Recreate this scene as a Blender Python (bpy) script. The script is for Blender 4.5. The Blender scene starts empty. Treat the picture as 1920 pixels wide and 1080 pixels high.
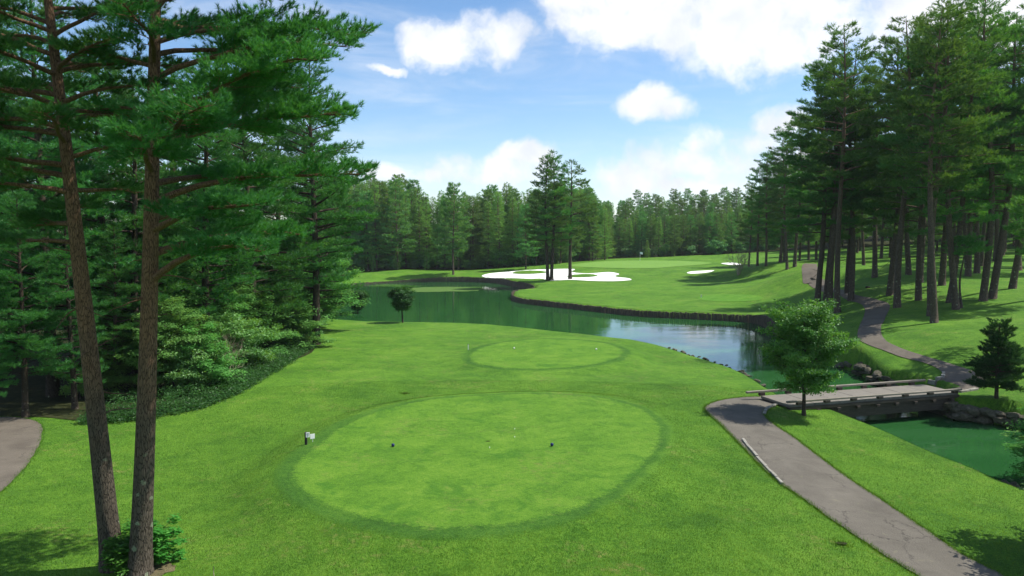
import bpy, math, random
import numpy as np
from mathutils import Vector, Matrix
from mathutils.geometry import delaunay_2d_cdt

SC = bpy.context.scene
COL = SC.collection
PI = math.pi

# ------------------------------------------------------------------ camera
CAM_H = 8.5                      # metres above the front tee
FPX = 1400.0                     # focal length in pixels of a 1920 wide picture
TILT = math.atan(95.0 / FPX)     # looking slightly down
cam_d = bpy.data.cameras.new('camera')
cam = bpy.data.objects.new('camera', cam_d)
COL.objects.link(cam)
cam.location = (0, 0, CAM_H)
cam.rotation_euler = (PI / 2 - TILT, 0, 0)
cam_d.sensor_width = 36.0
cam_d.lens = 36.0 * FPX / 1920.0
cam_d.clip_start = 0.1
cam_d.clip_end = 20000
SC.camera = cam

# ------------------------------------------------------------------ light
SUN_ELEV = math.radians(56)
SUN_AZ = math.radians(80)        # clockwise from +Y (straight ahead); 90 = from the right
SUN_STRENGTH = 4.6
SKY_STRENGTH = 0.10
EXPOSURE = 0.58
SC.view_settings.view_transform = 'Standard'
SC.view_settings.look = 'None'
SC.view_settings.exposure = EXPOSURE
SC.view_settings.gamma = 1.0
SC.view_settings.use_curve_mapping = False
sdir = Vector((math.sin(SUN_AZ) * math.cos(SUN_ELEV), math.cos(SUN_AZ) * math.cos(SUN_ELEV), math.sin(SUN_ELEV)))
sun_d = bpy.data.lights.new('sun', 'SUN')
sun_d.energy = SUN_STRENGTH
sun_d.angle = math.radians(0.53)
sun_d.color = (1.0, 0.96, 0.88)
sun = bpy.data.objects.new('sun', sun_d)
COL.objects.link(sun)
sun.location = (60, 20, 80)
sun.rotation_euler = sdir.to_track_quat('Z', 'Y').to_euler()

SC.cycles.use_denoising = True
SC.cycles.max_bounces = 6
SC.cycles.diffuse_bounces = 4
SC.cycles.glossy_bounces = 3
SC.cycles.transmission_bounces = 4
SC.cycles.transparent_max_bounces = 4


class NT:
    """small node-tree helper"""
    def __init__(self, tree):
        self.t = tree
        tree.nodes.clear()

    def n(self, kind, **kw):
        nd = self.t.nodes.new(kind)
        for k, v in kw.items():
            if k.startswith('i_'):
                nd.inputs[int(k[2:])].default_value = v
            else:
                setattr(nd, k, v)
        return nd

    def l(self, a, b):
        self.t.links.new(a, b)

    def math(self, op, a, b=None, c=None, clamp=False):
        nd = self.t.nodes.new('ShaderNodeMath')
        nd.operation = op
        nd.use_clamp = clamp
        for i, x in enumerate((a, b, c)):
            if x is None:
                continue
            if isinstance(x, (int, float)):
                nd.inputs[i].default_value = x
            else:
                self.l(x, nd.inputs[i])
        return nd.outputs[0]

    def noise(self, vec, scale, detail=4, rough=0.55, dist=0.0):
        nd = self.t.nodes.new('ShaderNodeTexNoise')
        nd.inputs['Scale'].default_value = scale
        nd.inputs['Detail'].default_value = detail
        nd.inputs['Roughness'].default_value = rough
        nd.inputs['Distortion'].default_value = dist
        if vec is not None:
            self.l(vec, nd.inputs['Vector'])
        return nd

    def ramp(self, fac, stops, interp='LINEAR'):
        nd = self.t.nodes.new('ShaderNodeValToRGB')
        cr = nd.color_ramp
        cr.interpolation = interp
        while len(cr.elements) < len(stops):
            cr.elements.new(0.5)
        for e, (p, c) in zip(cr.elements, stops):
            e.position = p
            e.color = (c[0], c[1], c[2], 1) if not isinstance(c, (int, float)) else (c, c, c, 1)
        self.l(fac, nd.inputs[0])
        return nd.outputs[0]

    def mix(self, fac, a, b, blend='MIX'):
        nd = self.t.nodes.new('ShaderNodeMix')
        nd.data_type = 'RGBA'
        nd.blend_type = blend
        for i, x in ((0, fac), (6, a), (7, b)):
            if isinstance(x, (int, float)):
                nd.inputs[i].default_value = x
            elif isinstance(x, tuple):
                nd.inputs[i].default_value = (x[0], x[1], x[2], 1)
            else:
                self.l(x, nd.inputs[i])
        return nd.outputs[2]

    def sstep(self, x, lo, hi):
        nd = self.t.nodes.new('ShaderNodeMapRange')
        nd.interpolation_type = 'SMOOTHSTEP'
        nd.inputs[1].default_value = lo
        nd.inputs[2].default_value = hi
        self.l(x, nd.inputs[0])
        return nd.outputs[0]


# ------------------------------------------------------------------ sky with summer cumulus
world = bpy.data.worlds.new('World')
SC.world = world
world.use_nodes = True
W = NT(world.node_tree)
w_out = W.n('ShaderNodeOutputWorld')
bg = W.n('ShaderNodeBackground')
bg.inputs['Strength'].default_value = SKY_STRENGTH
sky = W.n('ShaderNodeTexSky')
sky.sky_type = 'NISHITA'
sky.sun_disc = False
sky.sun_elevation = SUN_ELEV
sky.sun_rotation = SUN_AZ
sky.altitude = 900
sky.air_density = 1.0
sky.dust_density = 0.6
sky.ozone_density = 1.2
tc = W.n('ShaderNodeTexCoord')
sep = W.n('ShaderNodeSeparateXYZ')
W.l(tc.outputs['Generated'], sep.inputs[0])
wob = W.noise(tc.outputs['Generated'], 9.0, 6, 0.62)
wsub = W.n('ShaderNodeVectorMath', operation='SUBTRACT')
W.l(wob.outputs['Color'], wsub.inputs[0])
wsub.inputs[1].default_value = (0.5, 0.5, 0.5)
wsc = W.n('ShaderNodeVectorMath', operation='SCALE')
W.l(wsub.outputs[0], wsc.inputs[0])
wsc.inputs['Scale'].default_value = 0.05
wadd = W.n('ShaderNodeVectorMath', operation='ADD')
W.l(tc.outputs['Generated'], wadd.inputs[0])
W.l(wsc.outputs[0], wadd.inputs[1])


def sky_dir(az_px, up_px):
    v = Vector((az_px / FPX, 1.0, up_px / FPX))
    return v.normalized()


# cumulus heaps: (bearing, height above the horizon, half width, half height), in picture-pixel angles at FPX
HEAPS = [(-75, 365, 120, 46), (-30, 350, 70, 30), (-110, 345, 50, 22), (160, 420, 95, 70), (260, 430, 120, 75), (330, 400, 80, 62),
         (420, 410, 150, 95), (560, 430, 170, 100), (720, 430, 220, 95), (880, 410, 180, 80), (500, 350, 60, 36), (190, 372, 40, 26),
         (262, 256, 36, 30), (282, 238, 56, 24), (245, 240, 40, 26),
         (-60, 124, 100, 34), (30, 152, 56, 30), (10, 122, 75, 32), (-220, 118, 46, 18), (-160, 112, 40, 15), (235, 116, 80, 44),
         (350, 178, 34, 28), (385, 136, 85, 42), (445, 172, 55, 34), (490, 210, 50, 32), (560, 120, 110, 40), (330, 92, 120, 16),
         (-235, 312, 40, 9)]
cover = None
for az, up, hw, hh in HEAPS:
    c = sky_dir(az, up)
    right = Vector((c.y, -c.x, 0)).normalized()
    upv = right.cross(c).normalized()
    sb = W.n('ShaderNodeVectorMath', operation='SUBTRACT')
    W.l(wadd.outputs[0], sb.inputs[0])
    sb.inputs[1].default_value = c
    d1 = W.n('ShaderNodeVectorMath', operation='DOT_PRODUCT')
    W.l(sb.outputs[0], d1.inputs[0])
    d1.inputs[1].default_value = right * (FPX / hw)
    d2 = W.n('ShaderNodeVectorMath', operation='DOT_PRODUCT')
    W.l(sb.outputs[0], d2.inputs[0])
    d2.inputs[1].default_value = upv * (FPX / hh)
    d3 = W.n('ShaderNodeVectorMath', operation='DOT_PRODUCT')
    W.l(sb.outputs[0], d3.inputs[0])
    d3.inputs[1].default_value = c * 6.0
    q = W.math('ADD', W.math('MULTIPLY', d1.outputs['Value'], d1.outputs['Value']),
               W.math('ADD', W.math('MULTIPLY', d2.outputs['Value'], d2.outputs['Value']),
                      W.math('MULTIPLY', d3.outputs['Value'], d3.outputs['Value'])))
    e = W.math('SUBTRACT', 1.0, q)
    cover = e if cover is None else W.math('SMOOTH_MAX', cover, e, 0.35)
# the same kind of cloud over the rest of the sky
bigc = W.noise(tc.outputs['Generated'], 2.6, 7, 0.55, 0.3)
behind = W.sstep(W.math('MULTIPLY', sep.outputs['Y'], -1.0), -0.45, 0.0)
scat = W.math('MULTIPLY', W.sstep(bigc.outputs['Fac'], 0.54, 0.66), behind)
fine = W.noise(wadd.outputs[0], 22.0, 7, 0.6)
mid_n = W.noise(wadd.outputs[0], 9.0, 3, 0.5)
edge = W.math('ADD', cover, W.math('ADD', W.math('MULTIPLY', W.math('SUBTRACT', fine.outputs['Fac'], 0.5), 3.4), W.math('MULTIPLY', W.math('SUBTRACT', mid_n.outputs['Fac'], 0.5), 3.0)))
dens = W.math('MAXIMUM', W.sstep(edge, -0.7, 1.15), scat)
# thin cirrus veil
cmap = W.n('ShaderNodeMapping')
cmap.inputs['Scale'].default_value = (1.6, 1.6, 9.0)
cmap.inputs['Rotation'].default_value = (0.0, 0.22, 0.0)
W.l(tc.outputs['Generated'], cmap.inputs['Vector'])
cir = W.noise(cmap.outputs[0], 2.2, 7, 0.6, 0.5)
veil = W.math('MULTIPLY', W.sstep(cir.outputs['Fac'], 0.40, 0.82), 0.50)
dens_all = W.math('MAXIMUM', dens, veil)
shade = W.noise(wadd.outputs[0], 12.0, 4, 0.5)
ccol = W.ramp(shade.outputs['Fac'], [(0.32, (5.6, 6.0, 6.7)), (0.58, (7.8, 7.8, 8.0))])
hs = W.n('ShaderNodeHueSaturation')
hs.inputs['Saturation'].default_value = 1.18
hs.inputs['Value'].default_value = 1.18
W.l(sky.outputs[0], hs.inputs['Color'])
skyc = W.mix(dens_all, hs.outputs[0], ccol)
W.l(skyc, bg.inputs['Color'])
W.l(bg.outputs[0], w_out.inputs['Surface'])


# ------------------------------------------------------------------ helpers
def tag(o, label=None, cat=None, group=None, kind=None):
    if label: o['label'] = label
    if cat: o['category'] = cat
    if group: o['group'] = group
    if kind: o['kind'] = kind
    return o


def empty(name, loc, rz=0.0, sc=1.0):
    o = bpy.data.objects.new(name, None)
    o.empty_display_size = 0.3
    COL.objects.link(o)
    o.location = loc
    o.rotation_euler = (0, 0, rz)
    o.scale = (sc, sc, sc)
    return o


def link(name, mesh, parent=None, mat=None):
    o = bpy.data.objects.new(name, mesh)
    COL.objects.link(o)
    if parent is not None:
        o.parent = parent
    if mat is not None and not mesh.materials:
        mesh.materials.append(mat)
    return o


def raw_mesh(name, V, T, mat=None, smooth=True, tint=None):
    """triangle mesh from numpy arrays"""
    V = np.ascontiguousarray(V, dtype=np.float32)
    T = np.ascontiguousarray(T, dtype=np.int32)
    me = bpy.data.meshes.new(name)
    me.vertices.add(len(V))
    me.vertices.foreach_set('co', V.ravel())
    me.loops.add(T.size)
    me.loops.foreach_set('vertex_index', T.ravel())
    k = T.shape[1]
    me.polygons.add(len(T))
    me.polygons.foreach_set('loop_start', np.arange(0, T.size, k, dtype=np.int32))
    me.polygons.foreach_set('use_smooth', np.full(len(T), smooth, dtype=bool))
    me.update(calc_edges=True)
    if tint is not None:
        a = me.attributes.new('tint', 'FLOAT', 'POINT')
        a.data.foreach_set('value', np.ascontiguousarray(tint, dtype=np.float32))
    if mat is not None:
        me.materials.append(mat)
    return me


class MB:
    """collects pieces of one mesh (quads and triangles, all stored as triangles)"""
    def __init__(self):
        self.V = []; self.T = []; self.n = 0

    def add(self, V, F):
        V = np.asarray(V, dtype=np.float64).reshape(-1, 3)
        F = np.asarray(F, dtype=np.int64)
        if F.shape[1] == 4:
            F = np.concatenate([F[:, [0, 1, 2]], F[:, [0, 2, 3]]])
        self.V.append(V); self.T.append(F + self.n); self.n += len(V)
        return self

    def tube(self, P, R, sides=6, cap=True):
        P = np.asarray(P, float); R = np.broadcast_to(np.asarray(R, float), (len(P),))
        n = len(P)
        D = np.gradient(P, axis=0)
        D /= np.linalg.norm(D, axis=1)[:, None] + 1e-9
        ref = np.array([0.31, 0.95, 0.05]) if abs(D[0] @ np.array([0.31, 0.95, 0.05])) < 0.9 else np.array([1.0, 0, 0])
        A = np.cross(D, ref); A /= np.linalg.norm(A, axis=1)[:, None] + 1e-9
        B = np.cross(D, A)
        ang = np.arange(sides) * 2 * PI / sides
        ring = (np.cos(ang)[None, :, None] * A[:, None, :] + np.sin(ang)[None, :, None] * B[:, None, :]) * R[:, None, None]
        V = (P[:, None, :] + ring).reshape(-1, 3)
        i = np.arange(n - 1)[:, None] * sides; j = np.arange(sides)[None, :]
        j2 = (j + 1) % sides
        F = np.stack([i + j, i + sides + j, i + sides + j2, i + j2], -1).reshape(-1, 4)
        self.add(V, F)
        if cap:
            c = np.array([[0, k + 1, k] for k in range(1, sides - 1)])
            self.T.append(c[:, [0, 1, 2]] * 1 + (self.n - n * sides))
            self.T.append(c[:, [0, 2, 1]] + (self.n - sides))
        return self

    def box(self, c, s, M=None, bev=0.0):
        """box centred at c with full sizes s, optionally turned by 3x3 M; edges chamfered by bev"""
        h = np.array(s, float) / 2
        if bev <= 0:
            V = np.array([[x, y, z] for z in (-1, 1) for y in (-1, 1) for x in (-1, 1)], float) * h
            F = np.array([[0, 2, 3, 1], [4, 5, 7, 6], [0, 1, 5, 4], [2, 6, 7, 3], [0, 4, 6, 2], [1, 3, 7, 5]])
        else:
            b = min(bev, h.min() * 0.9)
            o = np.array([[-h[0] + b, -h[1]], [h[0] - b, -h[1]], [h[0], -h[1] + b], [h[0], h[1] - b], [h[0] - b, h[1]], [-h[0] + b, h[1]],
                          [-h[0], h[1] - b], [-h[0], -h[1] + b]])
            i2 = o * (1 - b / np.maximum(h[:2], 1e-6))
            rings = [(i2, -h[2]), (o, -h[2] + b), (o, h[2] - b), (i2, h[2])]
            V = np.concatenate([np.column_stack([r, np.full(8, z)]) for r, z in rings])
            F = []
            for k in range(3):
                for a in range(8):
                    F.append([k * 8 + a, k * 8 + (a + 1) % 8, k * 8 + 8 + (a + 1) % 8, k * 8 + 8 + a])
            for (a, b2, c2, d) in ((0, 1, 2, 3), (0, 3, 4, 7), (4, 5, 6, 7)):
                F.append([24 + a, 24 + b2, 24 + c2, 24 + d]); F.append([d, c2, b2, a])
            F = np.array(F)
        if M is not None:
            V = V @ np.asarray(M, float).T
        return self.add(V + np.array(c, float), F)

    def mesh(self, name, mat=None, smooth=False):
        return raw_mesh(name, np.concatenate(self.V), np.concatenate(self.T), mat, smooth)


def catmull(P, per=6, closed=False):
    P = np.asarray(P, float)
    n = len(P)
    out = []
    rng_ = range(n) if closed else range(n - 1)
    for i in rng_:
        if closed:
            p0, p1, p2, p3 = P[(i - 1) % n], P[i], P[(i + 1) % n], P[(i + 2) % n]
        else:
            p0, p1, p2, p3 = P[max(i - 1, 0)], P[i], P[i + 1], P[min(i + 2, n - 1)]
        for k in range(per):
            t = k / per
            out.append(0.5 * ((2 * p1) + (-p0 + p2) * t + (2 * p0 - 5 * p1 + 4 * p2 - p3) * t * t + (-p0 + 3 * p1 - 3 * p2 + p3) * t ** 3))
    if not closed:
        out.append(P[-1])
    return np.array(out)


def resample(P, n):
    P = np.asarray(P, float)
    s = np.concatenate([[0], np.cumsum(np.linalg.norm(np.diff(P, axis=0), axis=1))])
    t = np.linspace(0, s[-1], n)
    return np.column_stack([np.interp(t, s, P[:, k]) for k in range(P.shape[1])])


def poly_sd(X, Y, P, extra=None):
    """signed distance (positive outside) of points to a closed polygon; with per-vertex extra also its value at the nearest edge"""
    P = np.asarray(P, float)
    d2 = np.full(X.shape, 1e18); inside = np.zeros(X.shape, bool)
    ex = np.zeros(X.shape)
    n = len(P)
    for i in range(n):
        ax, ay = P[i, 0], P[i, 1]; bx, by = P[(i + 1) % n, 0], P[(i + 1) % n, 1]
        ux, uy = bx - ax, by - ay
        L = ux * ux + uy * uy + 1e-12
        t = np.clip(((X - ax) * ux + (Y - ay) * uy) / L, 0, 1)
        q = (X - ax - t * ux) ** 2 + (Y - ay - t * uy) ** 2
        m = q < d2
        d2 = np.where(m, q, d2)
        if extra is not None:
            ex = np.where(m, extra[i] * (1 - t) + extra[(i + 1) % n] * t, ex)
        c = ((ay > Y) != (by > Y))
        xi = ax + (Y - ay) * ux / (uy if abs(uy) > 1e-12 else 1e-12)
        inside ^= c & (X < xi)
    d = np.sqrt(d2)
    d = np.where(inside, -d, d)
    return (d, ex) if extra is not None else d


# picture direction -> place (used to set things out on the ground)
CT, ST = math.cos(TILT), math.sin(TILT)


def ray(u, v):
    b = (540.0 - v) / FPX
    return np.array([(u - 960.0) / FPX, CT + b * ST, -ST + b * CT])


def on_plane(u, v, z):
    d = ray(u, v)
    t = (z - CAM_H) / d[2]
    return np.array([d[0] * t, d[1] * t, z])


def at_depth(u, v, Y):
    d = ray(u, v)
    t = Y / d[1]
    return np.array([d[0] * t, Y, CAM_H + d[2] * t])


def vnoise(x, y, s, seed=0):
    """cheap smooth noise -1..1"""
    r = np.random.RandomState(seed)
    o = np.zeros(np.shape(x))
    for k in range(5):
        a = r.rand() * 2 * PI; f = s * (0.6 + r.rand() * 1.2); p = r.rand() * 7; q = r.rand() * 7
        o = o + np.sin((x * math.cos(a) + y * math.sin(a)) * f + p + 1.3 * np.sin((y * math.cos(a) - x * math.sin(a)) * f * 0.7 + q))
    return o / 3.2


# ------------------------------------------------------------------ the lie of the land
WATER = -1.3
SHORE_PX = [  # u, v on the water plane, width of the bank (small = walled)
    (520, 600, 3), (590, 598, 3), (660, 603, 2.5), (750, 606, 2.5), (850, 607, 2.5), (930, 611, 2.5), (1010, 619, 2.5), (1100, 628, 2.5),
    (1200, 641, 2.2), (1260, 656, 2), (1310, 673, 1.8), (1360, 689, 1.6), (1400, 706, 1.5), (1430, 726, 1.3), (1450, 745, 1.0), (1490, 779, 0.9),
    (1550, 792, 1.0), (1620, 812, 1.2), (1700, 842, 1.3), (1760, 866, 1.3), (1840, 897, 1.2), (1900, 927, 1.1), (1990, 965, 1.0), (2200, 1040, 1),
    (2400, 1000, 1), (2350, 880, 1), (2100, 835, 0.8), (1960, 808, 0.5), (1900, 801, 0.5), (1850, 792, 0.45), (1800, 787, 0.4), (1768, 778, 0.4), (1770, 762, 0.4),
    (1700, 738, 0.5), (1655, 724, 0.4), (1630, 712, 0.35), (1605, 699, 0.35), (1560, 682, 0.4), (1500, 655, 0.4), (1462, 632, 0.3), (1440, 613, 0.22), (1400, 604, 0.22),
    (1300, 598, 0.22), (1200, 593, 0.22), (1100, 582, 0.22), (1010, 572, 0.22), (976, 567, 0.22), (963, 560, 0.22), (972, 553, 0.22), (1006, 548, 0.22),
    (985, 541, 0.22), (966, 537, 0.22), (935, 531, 0.22), (880, 528.5, 0.22), (800, 528.5, 0.22), (740, 529.5, 0.22), (690, 532, 0.25), (640, 537, 0.4), (590, 545, 1.5), (520, 560, 3)]
shore_c = np.array([list(on_plane(u, v, WATER)[:2]) + [w] for u, v, w in SHORE_PX])
shore = catmull(shore_c, 4, closed=True)
SHORE, SHORE_W = shore[:, :2], np.clip(shore[:, 2], 0.2, 4)

LAND = [  # u, v, ground level there
    (215, 1075, -0.25), (60, 860, -0.35), (-150, 900, -0.3), (400, 800, -0.35), (530, 690, -0.35), (600, 650, -0.35), (650, 618, -0.8), (800, 600, -0.95),
    (950, 605, -0.95), (1100, 622, -0.95), (1220, 640, -0.9), (1300, 665, -0.85), (1420, 726, -0.45), (880, 830, 0), (700, 900, -0.05), (1000, 980, -0.1),
    (1150, 800, 0), (1240, 930, -0.15), (1380, 790, -0.15), (1500, 880, -0.2), (1500, 960, -0.2), (1700, 1020, -0.25), (1600, 850, -0.45), (1750, 920, -0.5), (1900, 1000, -0.5),
    (1020, 665, -0.55), (900, 700, -0.45), (750, 720, -0.3), (1250, 720, -0.4), (600, 780, -0.3), (500, 900, -0.3), (300, 1000, -0.25),
    (1440, 750, -0.12), (1480, 770, -0.1), (1550, 785, -0.4), (1798, 740, -0.05), (1745, 718, -0.05), (1840, 720, 0.0), (1870, 745, -0.1), (1920, 770, -0.2), (1900, 680, 1.0), (1700, 675, 0.35),
    (1640, 650, 0.7), (1620, 610, 1.25), (1660, 570, 1.9), (1585, 545, 2.5), (1520, 505, 4.1), (1560, 600, 1.0), (1750, 604, 1.7), (1900, 620, 2.1), (1900, 560, 3.0),
    (1800, 520, 3.8), (1700, 500, 4.3), (1650, 690, -0.3), (1500, 620, -0.1), (1440, 590, -0.35), (1400, 592, -0.4), (1300, 588, -0.45), (1200, 582, -0.5), (1100, 571, -0.5), (1000, 560, -0.5),
    (975, 552, -0.5), (1240, 545, -0.1), (1060, 523, 0.35), (900, 521, -0.3), (740, 522, -0.5), (800, 514, 0.2), (850, 510, 0.3), (950, 508, 0.8), (690, 525, -0.7), (1140, 512, 0.9),
    (1200, 488, 2.5), (1320, 493, 2.35), (1100, 496, 2.2), (1240, 503, 1.7), (1310, 514, 1.2), (1400, 503, 1.8), (1440, 497, 3.2), (1380, 522, 0.7), (1430, 535, 1.0), (1500, 545, 1.5), (1480, 515, 3.0), (1350, 550, 0)]
pts = [tuple(on_plane(u, v, z)) for u, v, z in LAND]
pts += [(-80, 60, 0.3), (-60, 30, 0), (-90, 120, 0.5), (-80, 190, 1), (-30, 215, 1.6), (20, 240, 2.0), (60, 230, 3.5), (-30, 260, 1.5), (60, 290, 5), (110, 300, 12), (150, 380, 24), (60, 400, 14), (0, 400, 5),
        (-100, 300, 2), (120, 180, 7), (100, 110, 5.5), (80, 60, 3), (60, 30, 1), (40, 0, 0), (-30, 0, 0), (0, -20, 0), (-150, 0, 1), (150, 0, 3), (0, -200, 1), (250, 250, 22),
        (0, 900, 20), (-500, 500, 5), (500, 500, 30), (900, 0, 10), (-900, 0, 5), (0, -900, 3), (700, 900, 30), (-700, 900, 10)]
LP = np.array(pts)
C2 = 5.0 ** 2


def _phi(dx, dy):
    return np.sqrt(dx * dx + dy * dy + C2)


_K = _phi(LP[:, None, 0] - LP[None, :, 0], LP[:, None, 1] - LP[None, :, 1]) - 0.25 * np.eye(len(LP)) * 1.0
_A = np.zeros((len(LP) + 1, len(LP) + 1)); _A[:-1, :-1] = _K; _A[:-1, -1] = 1; _A[-1, :-1] = 1
_w = np.linalg.solve(_A, np.concatenate([LP[:, 2], [0]]))


def land(X, Y):
    z = np.full(X.shape, _w[-1])
    for i in range(len(LP)):
        z = z + _w[i] * _phi(X - LP[i, 0], Y - LP[i, 1])
    return np.clip(z, -1.05, 40)


TEE1_PX = [(546, 895), (556, 867), (593, 835), (653, 793), (731, 765), (824, 747), (940, 740), (1032, 739), (1125, 746), (1194, 763), (1236, 793), (1243, 816), (1227, 853),
           (1185, 895), (1125, 936), (1056, 964), (963, 984), (870, 992), (778, 990), (685, 973), (616, 950), (570, 925)]
TEE1 = catmull([on_plane(u, v, 0.15)[:2] for u, v in TEE1_PX], 5, closed=True)
TEE2_PX = [(877, 668), (900, 653), (950, 641), (1018, 636), (1090, 638), (1145, 646), (1171, 660), (1150, 676), (1090, 688), (1010, 693), (935, 690), (890, 681)]
TEE2 = catmull([on_plane(u, v, -0.3)[:2] for u, v in TEE2_PX], 5, closed=True)


def surface(X, Y):
    z = land(X, Y)
    near = (np.abs(X) < 60) & (Y > 5) & (Y < 150)
    z = z + np.where(near, 0.05 * vnoise(X, Y, 0.35, 3) + 0.03 * vnoise(X, Y, 1.1, 4), 0)
    far = (Y > 120) & (Y < 205) & (X < 5) & (X > -60)
    z = z + np.where(far, 0.25 * vnoise(X, Y, 0.16, 8), 0)
    m = (Y > 12) & (Y < 80) & (np.abs(X) < 30)
    for poly, lvl, wd in ((TEE1, 0.15, 2.2), (TEE2, -0.3, 2.5)):
        s = np.full(X.shape, 99.0)
        s[m] = poly_sd(X[m], Y[m], poly)
        k = np.clip(1 - (s - 0.35) / wd, 0, 1); k = k * k * (3 - 2 * k)
        z = z * (1 - k) + lvl * k
    m = (Y > 10) & (Y < 210) & (X > -95) & (X < 75)
    s = np.full(X.shape, 99.0); w = np.ones(X.shape)
    s[m], w[m] = poly_sd(X[m], Y[m], SHORE, SHORE_W)
    x = np.clip(s / w, 0, 1)
    k = 1 - (1 - x) ** 2.2
    bank = (WATER - 0.04) + (z - WATER + 0.04) * k
    bed = WATER - 0.06 - np.minimum(0.9, -s * 0.6)
    return np.where(s > 0, np.where(s < w, bank, z), bed)


AX, AY = 0.0, -12.0              # centre of the ground sheet's rings
r_in = np.linspace(0.5, 22, 10)[:-1]
r_mid = 22 * (340 / 22.0) ** (np.arange(430) / 429.0)
r_out = 340 * (1900 / 340.0) ** (np.arange(1, 22) / 21.0)
RR = np.concatenate([r_in, r_mid, r_out])
half = math.radians(47)
TT = np.concatenate([np.linspace(-half, half, 421), np.linspace(half, 2 * PI - half, 44)[1:]])
GX = AX + RR[:, None] * np.sin(TT)[None, :]
GY = AY + RR[:, None] * np.cos(TT)[None, :]
GZ = surface(GX, GY)


def height(x, y):
    """level of the built ground sheet (bilinear on its own grid)"""
    x = np.asarray(x, float); y = np.asarray(y, float)
    r = np.hypot(x - AX, y - AY); t = np.arctan2(x - AX, y - AY)
    t = np.where(t < -half, t + 2 * PI, t)
    i = np.clip(np.searchsorted(RR, r) - 1, 0, len(RR) - 2)
    j = np.clip(np.searchsorted(TT, t) - 1, 0, len(TT) - 2)
    a = np.clip((r - RR[i]) / (RR[i + 1] - RR[i]), 0, 1); b = np.clip((t - TT[j]) / (TT[j + 1] - TT[j]), 0, 1)
    return (GZ[i, j] * (1 - a) * (1 - b) + GZ[i + 1, j] * a * (1 - b) + GZ[i, j + 1] * (1 - a) * b + GZ[i + 1, j + 1] * a * b)


_TS = 14.0 * (420 / 14.0) ** (np.arange(1500) / 1499.0)


def gp(u, v):
    """where the line of sight through picture point u, v first meets the ground"""
    d = ray(u, v)
    t = _TS / d[1]
    X, Y, Z = d[0] * t, d[1] * t, CAM_H + d[2] * t
    g = Z - height(X, Y)
    k = np.where(g <= 0)[0]
    if len(k) == 0:
        k = len(t) - 1
        return np.array([X[k], Y[k], height(X[k], Y[k])])
    k = k[0]
    if k > 0:
        f = g[k - 1] / (g[k - 1] - g[k])
        x, y = X[k - 1] + f * (X[k] - X[k - 1]), Y[k - 1] + f * (Y[k] - Y[k - 1])
    else:
        x, y = X[0], Y[0]
    return np.array([x, y, float(height(x, y))])


# ------------------------------------------------------------------ materials
def new_mat(name):
    m = bpy.data.materials.new(name)
    m.use_nodes = True
    return m, NT(m.node_tree)


def principled(T, col, rough=0.8, spec=0.3, normal=None):
    b = T.n('ShaderNodeBsdfPrincipled')
    if isinstance(col, tuple):
        b.inputs['Base Color'].default_value = (*col, 1)
    else:
        T.l(col, b.inputs['Base Color'])
    if isinstance(rough, (int, float)):
        b.inputs['Roughness'].default_value = rough
    else:
        T.l(rough, b.inputs['Roughness'])
    b.inputs['Specular IOR Level'].default_value = spec
    if normal is not None:
        T.l(normal, b.inputs['Normal'])
    o = T.n('ShaderNodeOutputMaterial')
    T.l(b.outputs[0], o.inputs['Surface'])
    return b


def bump(T, h, strength=0.5, dist=0.05):
    b = T.n('ShaderNodeBump')
    b.inputs['Strength'].default_value = strength
    b.inputs['Distance'].default_value = dist
    T.l(h, b.inputs['Height'])
    return b.outputs[0]


ROUGH_C = ((0.024, 0.082, 0.006), (0.066, 0.174, 0.010), (0.128, 0.246, 0.022))

RING_C = ((0.014, 0.060, 0.006), (0.036, 0.118, 0.009), (0.078, 0.178, 0.016))


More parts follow.
